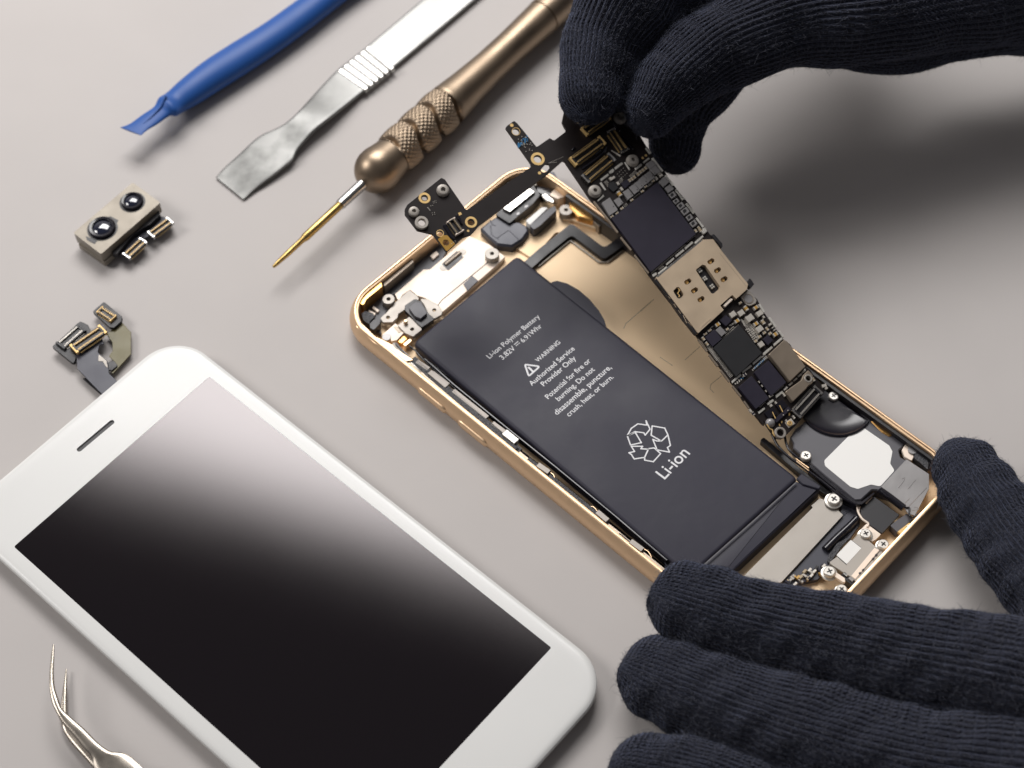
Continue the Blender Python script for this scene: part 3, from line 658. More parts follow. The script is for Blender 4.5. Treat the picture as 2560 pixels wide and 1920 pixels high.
hs('dark_bulge', 'F', (1450, 985, 1500, 972, 1570, 990, 1650, 1035, 1725, 1100, 1790, 1178, 1828, 1245, 1850, 1320, 1600, 1200), .95, 4.6, 'battery', .8)  # dark rounded shape bulging past the battery edge
# etched lines on the back plate
mb = MB()
for xy in ((1960, 1305, 1975, 1270, 2170, 1100), (2212 - 0, 1500, 2300, 1560)): strip(mb, TB, Q('F', *xy), .12, .93, .97, .05)
strip(mb, TB, Q('e', 300, 770, 150, 890, 140, 950, 190, 1005), .12, .93, .97, .05); strip(mb, TB, Q('d', 620, 1659, 830, 1470), .12, .93, .97, .05); strip(mb, TB, Q('d', 0, 990, 190, 820), .12, .93, .97, .05)
mb.build('etched_line', M['frame'], t)
# --- right wall
wall_run('e', (1330, 440, 1500, 580, 1850, 860, 2212, 1130), .9, 3.5, 5.4, 'foam', 'woven_tape')
wall_run('f', (800, -10, 1100, 225, 1400, 420, 1600, 580, 1780, 720), 1.3, 3.5, 5.6, 'foam', 'woven_tape')
hs('wall_block', 'e', (1480, 630, 1600, 700, 1850, 900, 1800, 920, 1640, 800, 1540, 760), .95, 4.2, 'orange', .3); hs('wall_block', 'f', (1225, 375, 1380, 480, 1500, 600, 1430, 625, 1350, 580, 1230, 460), .95, 4.4, 'orange', .4, .2)
# --- loudspeaker block
hs('speaker_box', 'f', (330, 640, 390, 540, 470, 480, 700, 250, 1215, 400, 1240, 450, 1345, 545, 1430, 625, 1470, 600, 1600, 690, 1590, 730, 1535, 780, 1555, 850, 1625, 890, 1700, 1000, 1560, 1300, 1290, 1215, 1240, 1215, 1120, 1325, 1050, 1330, 720, 1060, 560, 920, 370, 750, 370, 700), .95, 4.2, 'slate', .45, .25)
mb = MB(); dc = HF.hit(*q1('f', 835, 275), 4.3); vs = []; dp = [(8.6, 4.1), (8.6, 4.6), (8.4, 4.72), (8.1, 4.62), (7.7, 4.34), (4, 4.30), (.01, 4.28)]
for k in range(64):
    a = 2 * math.pi * k / 64
    for r, h in dp: vs.append(HF.w(min(dc[0] + r * math.cos(a), HW / 2 - 3.9), dc[1] + r * math.sin(a), h))
mb.add(vs, [(k * 7 + q, (k + 1) % 64 * 7 + q, (k + 1) % 64 * 7 + q + 1, k * 7 + q + 1) for k in range(64) for q in range(6)])
mb.build('speaker_dome', M['gloss'], t)
hs('sticker', 'f', (1020, 580, 1110, 530, 1150, 530, 1430, 725, 1465, 790, 1440, 925, 1490, 1000, 1330, 1178, 1230, 1155, 1080, 1205, 1000, 1180, 720, 950, 710, 890), 4.2, 4.27, 'paper', .9, .01)
hs('speaker_edge', 'f', (560, 930, 720, 1070, 1060, 1340, 1130, 1340, 1260, 1240, 1270, 1255, 1130, 1375, 1050, 1380, 700, 1100, 545, 960), .95, 4.5, 'gloss', .2)
hs('grey_tape', 'f', (1325, 1195, 1620, 875, 1870, 1040, 1870, 1200, 1715, 1500, 1640, 1480, 1590, 1395), 4.2, 4.45, 'tape', .2, .05)
mb = MB()
for xy in ((1530, 1190, 1590, 1110, 1600, 1080, 1570, 1090), (1640, 1200, 1720, 1100), (1640, 1400, 1840, 1190), (1600, 1360, 1650, 1310), (1680, 1440, 1760, 1430, 1740, 1410, 1700, 1400)): sweep(mb, [AT(*q1('f', xy[i], xy[i + 1]), 4.47) for i in range(0, len(xy), 2)], lambda i, q: ell(.13, .06, 6))
mb.build('tape_crease', M['tape'], t)
hs('spring_contact', 'f', (1570, 770, 1620, 690, 1690, 700, 1700, 850, 1680, 895, 1600, 850), 3.6, 4.5, 'cream', .35, .1)
disc('felt_dot', TB, q1('f', 1690, 770), 1.1, 4.4, 4.9, M['tape'], t); hs('foam_pad', 'f', (1740, 730, 1870, 830, 1860, 1000, 1790, 930, 1700, 860), 3.0, 4.9, 'foam', .3)
mb = MB(); strip(mb, TB, Q('f', 20, 650, 200, 800, 480, 1040, 700, 1220, 1060, 1400), 1.3, .95, 2.6, .5); mb.build('antenna_lead', M['black'], t)
tube('antenna_lead', [AT(*q1('f', x, y), 4.4) for x, y in ((130, 600), (200, 730), (330, 860), (540, 1010), (700, 1130), (900, 1290), (1065, 1380))], .32, M['gloss'], t, 8)
tube('antenna_lead', [AT(*q1('f', x, y), 3.9) for x, y in ((270, 600), (290, 700), (330, 780), (420, 860), (560, 960), (900, 1260), (1060, 1360))], .3, M['gloss'], t, 8)
for dx in (0, 28): tube('spring_wire', [AT(*q1('f', 395 + dx * .3, 870 + dx), 4.7), AT(*q1('f', 540, 975 + dx), 4.7)], .16, M['gold'], t, 6)
for (x, y, r, z, ws) in ((815, 172, 1.2, 5.0, None), (510, 830, 1.25, 5.2, None), (820, 1312, 1.45, 4.4, 2.0)): screw(TB, q1('f', x, y), r, z - 1.2, z, M['screw'], M['black'], t, ws)
for (x, y, r, z, ws) in ((1172, 588, 1.25, 4.5, 1.7), (1366, 706, 1.25, 4.7, 1.6), (1546, 686, 1.05, 4.7, None), (772, 1006, 1.3, 4.9, 1.8), (905, 1205, 1.2, 4.4, 1.5)): screw(TB, q1('g', x, y), r, z - 1.4, z, M['screw'], M['black'], t, ws)
# --- bottom end
hs('connector_shield', 'g', (560, 285, 660, 200, 740, 225, 800, 300, 860, 330, 925, 385, 240, 1130, 0, 1200, -300, 1180, 0, 880, 585, 300), .95, 2.9, 'nickel', .35, .08)
hs('dock_flex', 'g', (880, 260, 1060, 260, 1110, 480, 1000, 640, 900, 720, 760, 960, 640, 1100, 300, 1170, 240, 1130, 690, 620, 900, 400), .95, 2.2, 'flex', .3)
mb = MB()
for k in range(16): x, y = 925 + 8 * k, 640 - 9 * k; sweep(mb, [AT(*q1('g', x - 30 + k, y - 14), 2.25), AT(*q1('g', x + 24, y + 12), 2.25)], lambda i, q: ell(.1, .07, 6))
for k in range(12): x, y = 700 + 17 * k, 750 - 18 * k; sweep(mb, [AT(*q1('g', x, y), 2.25), AT(*q1('g', x + 40, y + 34), 2.25)], lambda i, q: ell(.08, .06, 6))
for k in range(14): x, y = 1010 - 11 * k, 330 + 9 * k; sweep(mb, [AT(*q1('g', x, y), 2.25), AT(*q1('g', x - 60, y + 8), 2.25)], lambda i, q: ell(.08, .06, 6))
mb.build('flex_ribs', M['flex'], t)
tube('flex_roll', [AT(*q1('g', x, y), 2.6) for x, y in ((720, 770), (850, 640), (980, 520), (1070, 430))], .9, M['gloss'], t, 12)
hs('square_tape', 'g', (1110, 290, 1255, 175, 1545, 385, 1350, 595, 1190, 480, 1110, 400), 3.0, 3.4, 'tape' if False else 'black', .3, .1)
tube('bracket_edge', [AT(*q1('g', x, y), 3.4) for x, y in ((1075, 265), (1085, 350), (1130, 430), (1195, 480), (1190, 520))], .28, M['cream'], t, 8)
hs('bracket', 'g', (1060, 255, 1140, 255, 1110, 300, 1100, 360), 2.9, 3.45, 'cream', .2); hs('bracket', 'g', (1160, 250, 1235, 180, 1248, 190, 1175, 262), 3.2, 3.55, 'cream', .1)
hs('bracket', 'g', (1100, 560, 1180, 480, 1340, 600, 1280, 660, 1240, 680, 1080, 600), 2.4, 3.3, 'cream', .3)
tube('black_roller', [AT(*q1('g', x, y), 4.0) for x, y in ((1320, 110), (1440, 195), (1590, 310))], .85, M['gloss'], t, 14)
tube('wire', [AT(*q1('g', x, y), 4.6) for x, y in ((1325, 100), (1400, 180), (1500, 225), (1600, 300), (1650, 310), (1650, 380), (1700, 410), (1850, 300))], .22, M['gloss'], t, 8)
hs('microphone', 'g', (1440, 500, 1620, 370, 1700, 420, 1520, 580), .95, 3.4, 'slate', .3); hs('microphone', 'g', (1520, 570, 1700, 440, 1740, 520, 1640, 640), .95, 3.0, 'frame', .2)
hs('spring_contact', 'g', (1520, 570, 1650, 470, 1690, 490, 1560, 600), 3.0, 3.8, 'goldpin', .15); hs('spring_contact', 'g', (1620, 500, 1690, 480, 1680, 520, 1640, 530), 3.8, 4.2, 'cream', .1)
port = hs('charging_port', 'g', (770, 905, 860, 840, 1090, 590, 1215, 680, 1290, 740, 1410, 812, 1085, 1145, 1000, 1070, 900, 1010, 780, 930), .95, 3.9, 'nickel', .25, .1)
hs('port_label', 'g', (845, 830, 1005, 660, 1125, 750, 960, 930), 3.9, 3.96, 'paper', .1, .01, par=port)
hs('port_strip', 'g', (1010, 1060, 1265, 750, 1320, 775, 1055, 1095), 3.9, 4.02, 'cream', .05, .02, par=port)
mb = MB()
for x, y in ((1285, 830), (1250, 872), (1140, 995), (1105, 1030)): bx(mb, TB, TB.hit(*q1('g', x, y), 4.0), .55, .4, 3.9, 4.06, .8, 0)
strip(mb, TB, Q('g', 1050, 1098, 1330, 780), .1, 3.9, 4.0, .03); strip(mb, TB, Q('g', 845, 835, 960, 935), .1, 3.9, 4.0, .03); strip(mb, TB, Q('g', 1000, 655, 1120, 748), .1, 3.9, 4.0, .03)
mb.build('port_notches', M['black'], port)
hs('flex_foam', 'g', (745, 890, 760, 830, 850, 700, 960, 640, 970, 665, 900, 740, 860, 800, 800, 880, 760, 920), 2.2, 3.0, 'foam', .3)
hs('ground_clip', 'g', (830, 1010, 940, 1085, 945, 1130, 920, 1130, 800, 1050), 3.5, 4.4, 'cream', .2); hs('latch', 'g', (900, 1040, 930, 1010, 1080, 1120, 1040, 1180, 960, 1120), .95, 3.5, 'black', .15)
hs('latch', 'g', (915, 1035, 935, 1015, 975, 1045, 960, 1070), 3.5, 3.9, 'steel', .1); hs('latch', 'g', (975, 1085, 1000, 1065, 1040, 1100, 1020, 1125), 3.5, 3.9, 'tape', .1)
# small parts on the dock cable
for k in range(34):
    x = rnd.uniform(300, 740); y = 1160 - (x - 300) * .42 + rnd.uniform(-85, 30)
    box('surface_capacitor', TB, q1('g', x, y), 1.0, .55, 2.2, 2.75 + rnd.random() * .5, M[rnd.choice(['cap', 'lug', 'black', 'capg', 'chip', 'lug', 'nickel'])], t, rnd.choice([.78, -.78]) + rnd.uniform(-.1, .1), .05)

# ------------------------------------------------------------------ battery
t = bat = empty('battery', (*AT(1540, 1100, 0)[:2], .95), 'dark grey battery pouch with white printed warnings inside the golden housing', 'battery')
ZB = 4.9
bp_ = [q1('F', 520, 1385), (1291, 634), (1299, 645), (2003, 1190), q1('G', 640, 745), q1('G', 340, 725), (1662, 1400), q1('H', 515, 0), q1('F', 478, 1420)]
main = [q1('F', 500, 1400), q1('F', 1225, 790), q1('G', 918, 325), q1('G', 413, 781)]
mP = PX(TB, main, ZB)
mb = MB()
def pouch(mb, P, z0, z1, r, rr):
    if area2(P) < 0: P = P[::-1]
    P = poly_round(P, r, 8); L = []
    for k in range(7): a = k / 6 * math.pi / 2; L.append((poly_offset(P, rr * (1 - math.cos(a))) if k else P, z1 - rr + rr * math.sin(a)))
    L = [(P, z0)] + L; vs = []; fs = []; n = len(P)
    for q, z in L: vs += [Vector((x, y, z)) for x, y in q]
    for i in range(len(L) - 1):
        for j in range(n): j2 = (j + 1) % n; fs.append((i * n + j, i * n + j2, (i + 1) * n + j2, (i + 1) * n + j))
    fs.append(tuple((len(L) - 1) * n + j for j in range(n))); mb.add(vs, fs)
pouch(mb, mP, .95, ZB, 1.6, 1.0)
mb.build('pouch', M['battery'], t, 60)
mb = MB(); pouch(mb, PX(TB, [q1('G', 900, 335), q1('G', 1018, 372), q1('G', 510, 850), q1('G', 400, 790)], 4.3), .95, 4.3, .4, .5); fl = mb.build('sealed_flap', M['battery'], t, 60)
mb = MB(); strip(mb, TB, Q('G', 420, 775, 700, 527, 905, 342), .35, ZB - .05, ZB + .03, .1); mb.build('flap_fold', M['slate'], t)
slab('tape_tab', TB, Q('G', 905, 325, 930, 300, 1020, 360, 1010, 375, 935, 352), 4.0, 4.75, M['battery'], t, .2, .2)
tube('pouch_seam', [AT(*q1('F', x, y), 4.2) for x, y in ((478, 1425), (520, 1455), (560, 1500), (620, 1560), (700, 1635), (800, 1725))], .22, M['gloss'], t, 8)
tube('pouch_seam', [AT(*q1('H', x, y), 3.6) for x, y in ((530, 0), (900, 270), (1400, 640), (1900, 1110), (2000, 1200))], .2, M['gloss'], t, 8)

# printing
def text_line(s, p0, p1, z, fr, parent, m, upref, name='printed_text', wide=None, bold=0.0):
    a = AT(*p0, z); b = AT(*p1, z); d = (b - a); L_ = d.length; d.normalize(); n = Vector((-d.y, d.x, 0))
    cu = bpy.data.curves.new(name, 'FONT'); cu.body = s; cu.size = 1.0; cu.extrude = 0; cu.offset = bold
    tmp = bpy.data.objects.new('tmp', cu); C.objects.link(tmp)
    me = bpy.data.meshes.new_from_object(tmp.evaluated_get(bpy.context.evaluated_depsgraph_get()))
    bpy.data.objects.remove(tmp); bpy.data.curves.remove(cu)
    co = np.zeros(len(me.vertices) * 3); me.vertices.foreach_get('co', co); co = co.reshape(-1, 3)
    x0, x1 = co[:, 0].min(), co[:, 0].max(); k = L_ / (x1 - x0); ky = upref if upref else k
    org = a + d * L_ / 2
    out = [((a + d * (x - x0) * k + n * y * ky + Vector((0, 0, .0))) - org) * S for x, y, _ in co]
    me.vertices.foreach_set('co', np.array([tuple(v) for v in out]).ravel()); me.materials.clear(); me.materials.append(m); me.update()
    return link(name, me, org, parent)
ZT = ZB + .03
for s, p0, p1 in (("Li-ion Polymer Battery", (1224, 897), (1351, 793)),
                  ("WARNING", (1345, 906), (1402, 857)), ("Authorized Service", (1330, 965), (1438, 873)), ("Provider Only", (1360, 966), (1441, 897)),
                  ("Potential for fire or", (1371, 998), (1478, 903)), ("burning. Do not", (1397, 1003), (1488, 925)), ("disassemble, puncture,", (1393, 1038), (1530, 920)),
                  ("crush, heat, or burn.", (1423, 1042), (1535, 944)), ("Li-ion", (1662, 1199), (1726, 1134))):
    text_line(s, p0, p1, ZT, TB, t, M['ink'], None, bold=.008)
text_line("3.82V", (1257, 899.7), (1290, 872), ZT, TB, t, M['ink'], None, bold=.008); text_line("6.91Whr", (1308, 857), (1356, 816.5), ZT, TB, t, M['ink'], None, bold=.008)
mb = MB(); a, b = AT(1294, 868.7, ZT), AT(1304, 860.3, ZT); d = (b - a); L_ = d.length; d.normalize(); n = Vector((-d.y, d.x, 0)); ang = math.atan2(d.y, d.x)
bx(mb, TB, (a + d * L_ / 2 + n * 1.15)[:2], L_, .2, ZT - .02, ZT, ang, 0)
for k in range(3): bx(mb, TB, (a + d * L_ * (k + .5) / 3 + n * .6)[:2], L_ / 4.2, .2, ZT - .02, ZT, ang, 0)
mb.build('direct_current_mark', M['ink'], t)
def outline(mb, pts, w=.3, closed=True, z=ZT):
    P = [Vector(TB.hit(*p, z)) for p in pts]
    if closed: P = P + [P[0]]
    for i in range(len(P) - 1):
        d = P[i + 1] - P[i]; L_ = d.length
        if L_ < .01: continue
        bx(mb, TB, (P[i] + P[i + 1]) / 2, L_ + w * .6, w, z - .03, z + .0005 * (i % 3), math.atan2(d.y, d.x), 0)
mb = MB(); outline(mb, poly_round([(1312, 911), (1349.5, 916), (1322, 940.5)], 3.0, 3), .42); mb.build('warning_triangle', M['ink'], t)
mb = MB(); outline(mb, [(1321.5, 918.5), (1328, 924.5)], .5, False); disc_c = TB.hit(1331, 927.5, ZT); bx(mb, TB, disc_c, .5, .5, ZT - .02, ZT, .8, 0); mb.build('exclamation_mark', M['ink'], t)
for nm, poly in (('a', ((1765, 465), (1790, 420), (1830, 392), (1886, 400), (1880, 372), (1905, 425), (1875, 462), (1867, 447), (1812, 440), (1822, 442))),
                 ('b', ((1765, 465), (1812, 441), (1852, 508), (1785, 522))),
                 ('c', ((1918, 405), (1995, 418), (2015, 460), (1975, 498), (1912, 462))),
                 ('d', ((2015, 460), (2030, 525), (2012, 538), (2025, 566), (1948, 552), (1922, 487), (1945, 497), (1975, 498))),
                 ('e', ((1790, 530), (1860, 530), (1848, 545), (1895, 548), (1872, 598), (1808, 608), (1790, 580), (1775, 570), (1810, 562))),
                 ('f', ((1895, 545), (1930, 540), (1970, 575), (1925, 625), (1872, 615), (1872, 598)))):
    mb = MB(); outline(mb, Q('H', *[c for p in poly for c in p]), .3); mb.build('recycling_arrow', M['ink'], t)
# ------------------------------------------------------------------ logic board, its top end lifted by the glove
Pbl, Ptl = AT(1909, 1066, 7.2), AT(1409, 402, 31.0)
bV = (Pbl - Ptl).normalized(); hx = Vector((bV.x, bV.y, 0)).normalized(); bU = Vector((-hx.y, hx.x, 0))
BF = Frame(Pbl, bU, bV)
t = board = empty('logic_board', Pbl, 'narrow black phone logic board held up by the upper glove', 'circuit board')
BQ = lambda reg, *xy: Q(reg, *xy)
out = (Q('a', 545, 772, 585, 790, 822, 1132, 1540, 650, 1535, 612, 1256, 215, 1285, 188, 1350, 142, 1385, 168, 1600, 432, 1745, 332, 1775, 352, 1795, 358, 1915, 266, 1925, 235, 1905, 205)
       + Q('b', 250, 300, 300, 60, 560, -60, 1000, -120, 1150, 100, 1180, 260, 1330, 500, 1480, 745, 1515, 785, 1650, 965)
       + Q('c', 1120, 60, 1340, 330, 1500, 570, 1580, 690, 1700, 830)
       + Q('d', 1480, 690, 1620, 820, 1700, 980, 1980, 1370) + Q('e', 1240, 330, 1330, 470, 1470, 650, 1530, 700, 1600, 810, 1730, 940, 1700, 1030, 1500, 1220, 1420, 1340)
       + Q('f', 400, 500, 280, 620, 240, 650, 170, 640, 110, 550, 60, 480, 30, 430) + Q('e', 900, 1480, 600, 1110, 450, 880)
       + Q('d', 790, 1330, 140, 500) + Q('c', 550, 960, 210, 520) + Q('b', 640, 1370, 290, 850, 260, 835)
       + Q('a', 1890, 578, 1700, 745, 960, 1300, 900, 1370, 870, 1400, 790, 1425, 700, 1505, 605, 1590, 450, 1392, 280, 1350, 145, 1175, 142, 1120, 170, 1070))
holes = [('a', 1368, 260, .9), ('a', 1612, 565, .95), ('a', 360, 995, .65), ('a', 330, 1265, .85), ('a', 875, 1265, .75), ('a', 597, 1488, .75), ('a', 532, 1385, .7)]
P = PX(BF, out, 0)
Hh = [circ(BF.hit(*q1(r, x, y), 0), rr, 24) for r, x, y, rr in holes]
sl0 = PX(BF, Q('a', 1645, 690, 1660, 655, 1700, 615, 1740, 620, 1748, 655, 1710, 705, 1670, 715), 0)
mb = MB(); prism(mb, BF, poly_round(P, .25, 2), -.8, 0, [h for h in Hh] + [poly_round(sl0, .3)])
mb.build('circuit_board', M['pcb'], t, 30)
def bs(name, reg, xy, h1, m, r=.1, bev=.05, h0=0, par=None, holes=()): return slab(name, BF, Q(reg, *xy), h0, h1, M[m], par or t, r, bev, holes)
bs('bare_pad', 'a', (505, 1452, 560, 1408, 610, 1405, 700, 1502, 605, 1588), .04, 'pcbgold', .3, .01, -.82, holes=[(q1('a', 597, 1488), .76)])
for (x, y, ro, ri) in ((1612, 562, 1.65, 1.0), (360, 995, 1.38, .8), (875, 1262, 1.4, .85)): ringo('grounding_ring', BF, q1('a', x, y), ro, ri, 0, .06, M['goldpin'], t, .02)
ringo('grounding_ring', BF, q1('a', 532, 1385), .9, .72, 0, .05, M['goldpin'], t, .02); ringo('grounding_ring', BF, q1('a', 1372, 260), 1.02, .9, 0, .05, M['goldpin'], t, .02)
disc('test_pad', BF, q1('a', 1325, 190), .42, 0, .05, M['goldpin'], t, .01); disc('test_pad', BF, q1('a', 1632, 718), .38, 0, .05, M['goldpin'], t, .01)
for r, x, y in (('b', 468, 305), ('b', 515, 272), ('b', 1365, 800), ('b', 1410, 765), ('a', 842, 1358)): disc('test_pad', BF, q1(r, x, y), .3, 0, .05, M['goldpin'], t, .01)
bs('test_pad', 'a', (730, 1160, 760, 1150, 775, 1175, 745, 1190), .05, 'goldpin', 0, .01)
def post(reg, x, y, ro, ri, h):
    c = BF.hit(*q1(reg, x, y), h); mb = MB()
    lathe(mb, BF, c, [(ro, 0), (ro, .35), (ro * .93, .5), (ro * .9, .75), (ro * .82, .8), (ro * .8, h), (ro * .72, h + .05), (ri, h + .05), (ri * .9, h - .1), (ri * .85, .3), (.001, .3)], 32)
    for k in range(20):
        a = k / 20 * 2 * math.pi; p = (c[0] + math.cos(a) * ro * .96, c[1] + math.sin(a) * ro * .96); bx(mb, BF, p, .16, .1, 0, .42, a, 0)
    return mb.build('standoff', M['nickel'], t)
post('a', 567, 900, 1.5, .6, .9); post('a', 245, 1138, 1.25, .5, .8); post('b', 1060, 228, 1.5, .75, 1.2); post('b', 1235, 820, 1.55, .5, 1.1); post('b', 712, 1245, 1.6, .5, 1.1)
ringo('standoff', BF, q1('a', 330, 1262), 1.55, .9, 0, .9, M['nickel'], t)
ringo('standoff', BF, q1('f', 228, 580), 1.35, .85, 0, .9, M['nickel'], t); ringo('standoff', BF, q1('e', 1500, 805), 1.0, .62, .0, 1.6, M['nickel'], t)
# connectors
def bcon(reg, x0, y0, x1, y1, w, n, pin, shell): return connector(BF, t, q1(reg, x0, y0), q1(reg, x1, y1), w, 0, .95, n, pin, shell)
bcon('b', 560, 430, 880, 205, 2.05, 20, 'goldpin', 'goldpin'); bcon('b', 400, 850, 810, 550, 2.15, 27, 'goldpin', 'goldpin'); bcon('b', 570, 1090, 940, 780, 2.2, 23, 'goldpin', 'silver')
bcon('b', 925, 410, 1125, 700, 2.0, 18, 'goldpin', 'silver'); bcon('a', 650, 1235, 752, 1375, 2.0, 11, 'cap', 'cream'); bcon('e', 1330, 1300, 1640, 960, 2.3, 26, 'lug', 'silver')
for xy in ((700, 740, 790, 660, 800, 700, 720, 770), (380, 680, 420, 640, 440, 660, 400, 700), (520, 930, 800, 730, 850, 640, 890, 620, 870, 700, 700, 850, 540, 960)): bs('adhesive_bead', 'b', xy, .35, 'gloss', .2, .15)
for xy in ((700, 1175, 730, 1170, 790, 1280, 770, 1290), (560, 1290, 600, 1280, 700, 1440, 690, 1460, 650, 1430), (1060, 480, 1110, 500, 1240, 670, 1220, 690), (920, 290, 960, 290, 1060, 420, 1040, 440)): bs('adhesive_bead', 'a' if xy[0] < 900 else 'b', xy, .4, 'gloss', .2, .15)
# shield fences: bright solder bars
for reg, xy in (('b', (975, 930, 1080, 855, 1095, 885, 990, 962)), ('b', (780, 1090, 885, 1010, 900, 1040, 795, 1120)), ('b', (1110, 860, 1130, 850, 1195, 955, 1180, 970)), ('b', (770, 1145, 795, 1132, 862, 1240, 842, 1252)),
                ('b', (1255, 940, 1345, 870, 1360, 900, 1272, 970)), ('b', (1365, 855, 1450, 790, 1465, 812, 1380, 875)), ('b', (740, 1385, 820, 1305, 835, 1330, 755, 1400)), ('b', (895, 990, 950, 945, 975, 965, 960, 1000, 915, 1020)),
                ('c', (1415, 860, 1530, 760, 1548, 785, 1432, 885)), ('c', (1275, 935, 1385, 840, 1405, 868, 1292, 962)), ('c', (1145, 1042, 1262, 948, 1280, 975, 1162, 1068)), ('c', (1020, 1155, 1128, 1065, 1140, 1090, 1035, 1180)), ('c', (910, 1285, 1030, 1190, 1048, 1215, 928, 1312)), ('c', (830, 1305, 885, 1270, 900, 1300, 850, 1340)),
                ('d', (1840, 1440, 1960, 1340, 1975, 1370, 1855, 1470)), ('d', (1695, 1570, 1820, 1460, 1838, 1490, 1712, 1600)),
                ('e', (722, 590, 845, 485, 860, 515, 738, 620)), ('e', (580, 710, 705, 610, 720, 640, 592, 738)), ('e', (435, 850, 560, 735, 578, 765, 450, 875)), ('e', (1040, 1045, 1135, 975, 1155, 1000, 1060, 1080)), ('e', (925, 1150, 1010, 1090, 1025, 1120, 940, 1180)), ('e', (805, 1270, 890, 1205, 905, 1230, 820, 1300)),
                ('e', (1155, 960, 1200, 910, 1220, 935, 1170, 980)), ('e', (1225, 890, 1275, 845, 1290, 870, 1240, 912)), ('e', (1290, 830, 1340, 790, 1352, 812, 1300, 850)), ('e', (1350, 770, 1400, 730, 1415, 755, 1365, 790)), ('e', (1405, 720, 1455, 670, 1468, 695, 1420, 740))):
    bs('solder_bar', reg, xy, .28, 'solder', .06, .08)
# edge fence along both long sides
def fence(reg, xy, w=.55, h=.5, m='solder'):
    mb = MB(); strip(mb, BF, Q(reg, *xy), w, -.1, h, .1); return mb.build('shield_fence', M[m], t)
for reg, xy in (('b', (1500, 800, 1570, 895, 1640, 985)), ('b', (1680, 1040, 1790, 1180)), ('b', (1825, 1240, 1930, 1375)), ('b', (1965, 1430, 2075, 1560)), ('c', (1165, 130, 1265, 270)), ('c', (1305, 325, 1410, 460)), ('c', (1440, 520, 1540, 650)),
                ('d', (1650, 885, 1720, 1000)), ('d', (1790, 1070, 1880, 1200)), ('d', (1925, 1255, 1985, 1340)), ('b', (1415, 655, 1475, 735))): fence(reg, xy)
fence('c', (1545, 660, 1565, 700, 1530, 730), .8, .6)
for reg, xy in (('b', (690, 1400, 880, 1640)), ('c', (215, 530, 360, 725)), ('c', (400, 790, 545, 970)), ('c', (590, 1035, 785, 1285)), ('d', (805, 1370, 930, 1540)), ('e', (10, 290, 90, 415)), ('e', (125, 480, 250, 640)), ('e', (285, 690, 410, 855)), ('e', (450, 910, 570, 1060)), ('e', (610, 1120, 680, 1220))): fence(reg, xy, .42, .35, 'brown')
# grey chips with a pin-one dot
def chip(reg, xy, h=.75, m='chipg', dot=None):
    o = bs('grey_chip' if m == 'chipg' else 'chip', reg, xy, h, m, .08, .06)
    if dot: disc('pin_mark', BF, q1(reg, *dot), .14, h, h + .015, M['black'], o, .005)
for xy, d in (((800, 1420, 910, 1345, 1025, 1520, 905, 1600), (960, 1473)), ((965, 1385, 1040, 1340, 1100, 1420, 1030, 1480), (1075, 1420)), ((1090, 1270, 1165, 1225, 1240, 1320, 1160, 1380), (1205, 1308)), ((1178, 1205, 1250, 1155, 1325, 1250, 1250, 1305), (1292, 1240)),
              ((1250, 1150, 1320, 1105, 1385, 1190, 1325, 1240), (1352, 1185)), ((1310, 1095, 1380, 1040, 1460, 1130, 1380, 1185), (1412, 1125)), ((1390, 1030, 1460, 980, 1540, 1070, 1455, 1125), (1500, 1050)), ((1465, 960, 1545, 900, 1615, 985, 1530, 1035), (1530, 1010)), ((1410, 880, 1490, 830, 1555, 890, 1470, 950), (1505, 842)),
              ((1590, 1125, 1670, 1050, 1735, 1130, 1650, 1205), (1660, 1185)), ((1670, 1215, 1740, 1165, 1800, 1225, 1720, 1285), None)): chip('b', xy, .8, 'chipg', d)
for k, (x, y) in enumerate(((1115, 205), (1165, 290), (1230, 355), (1290, 430), (1350, 515), (1405, 600))):
    s = (58, 48, 60, 66, 56, 60)[k]; bs('coil_inductor', 'c', (x - s, y - 4, x + s * .25, y - s * .95, x + s, y + 6, x - s * .2, y + s * .98), .85, 'chipg', .12, .1)
    bs('coil_core', 'c', (x - s * .62, y - 4, x - s * .05, y - s * .55, x + s * .35, y - 2, x - s * .2, y + s * .62), .88, 'chip2', .35, .02, .85)
chip('b', (890, 1150, 965, 1120, 1030, 1210, 960, 1270, 895, 1210), .5, 'chip2'); chip('b', (1060, 1150, 1145, 1095, 1200, 1155, 1120, 1225), .5, 'chip')
# big packages
def big(reg, xy, h, m): return bs('processor_chip', reg, xy, h, m, .12, .06)
big('c', (270, 530, 905, 30, 1440, 745, 815, 1270), .9, 'chip')
big('d', (1015, 1490, 1370, 1170, 1690, 1560, 1330, 1890), .9, 'chip2')
big('d', (900, 1340, 1030, 1235, 1135, 1365, 1005, 1475), .85, 'chip'); big('d', (1100, 1110, 1190, 1035, 1280, 1105, 1190, 1190), .8, 'chip'); big('d', (1700, 1370, 1765, 1310, 1845, 1380, 1770, 1455), .8, 'chip'); bs('grey_chip', 'd', (1045, 1245, 1110, 1190, 1190, 1275, 1130, 1335), .85, 'chipg')
big('e', (750, 720, 950, 560, 1195, 860, 985, 1050), .85, 'chip'); big('e', (530, 930, 715, 770, 955, 1080, 775, 1230), .85, 'chip2' if False else 'chip')
bs('metal_shield', 'e', (955, 470, 1165, 270, 1215, 300, 1460, 640, 1245, 850), 1.6, 'brown', .25, .15)
bs('metal_shield', 'e', (1185, 985, 1400, 830, 1430, 760, 1500, 690, 1560, 760, 1560, 870, 1500, 910, 1470, 950, 1285, 1130), 1.5, 'brown', .3, .15, holes=[(q1('e', 1500, 805), .68)])
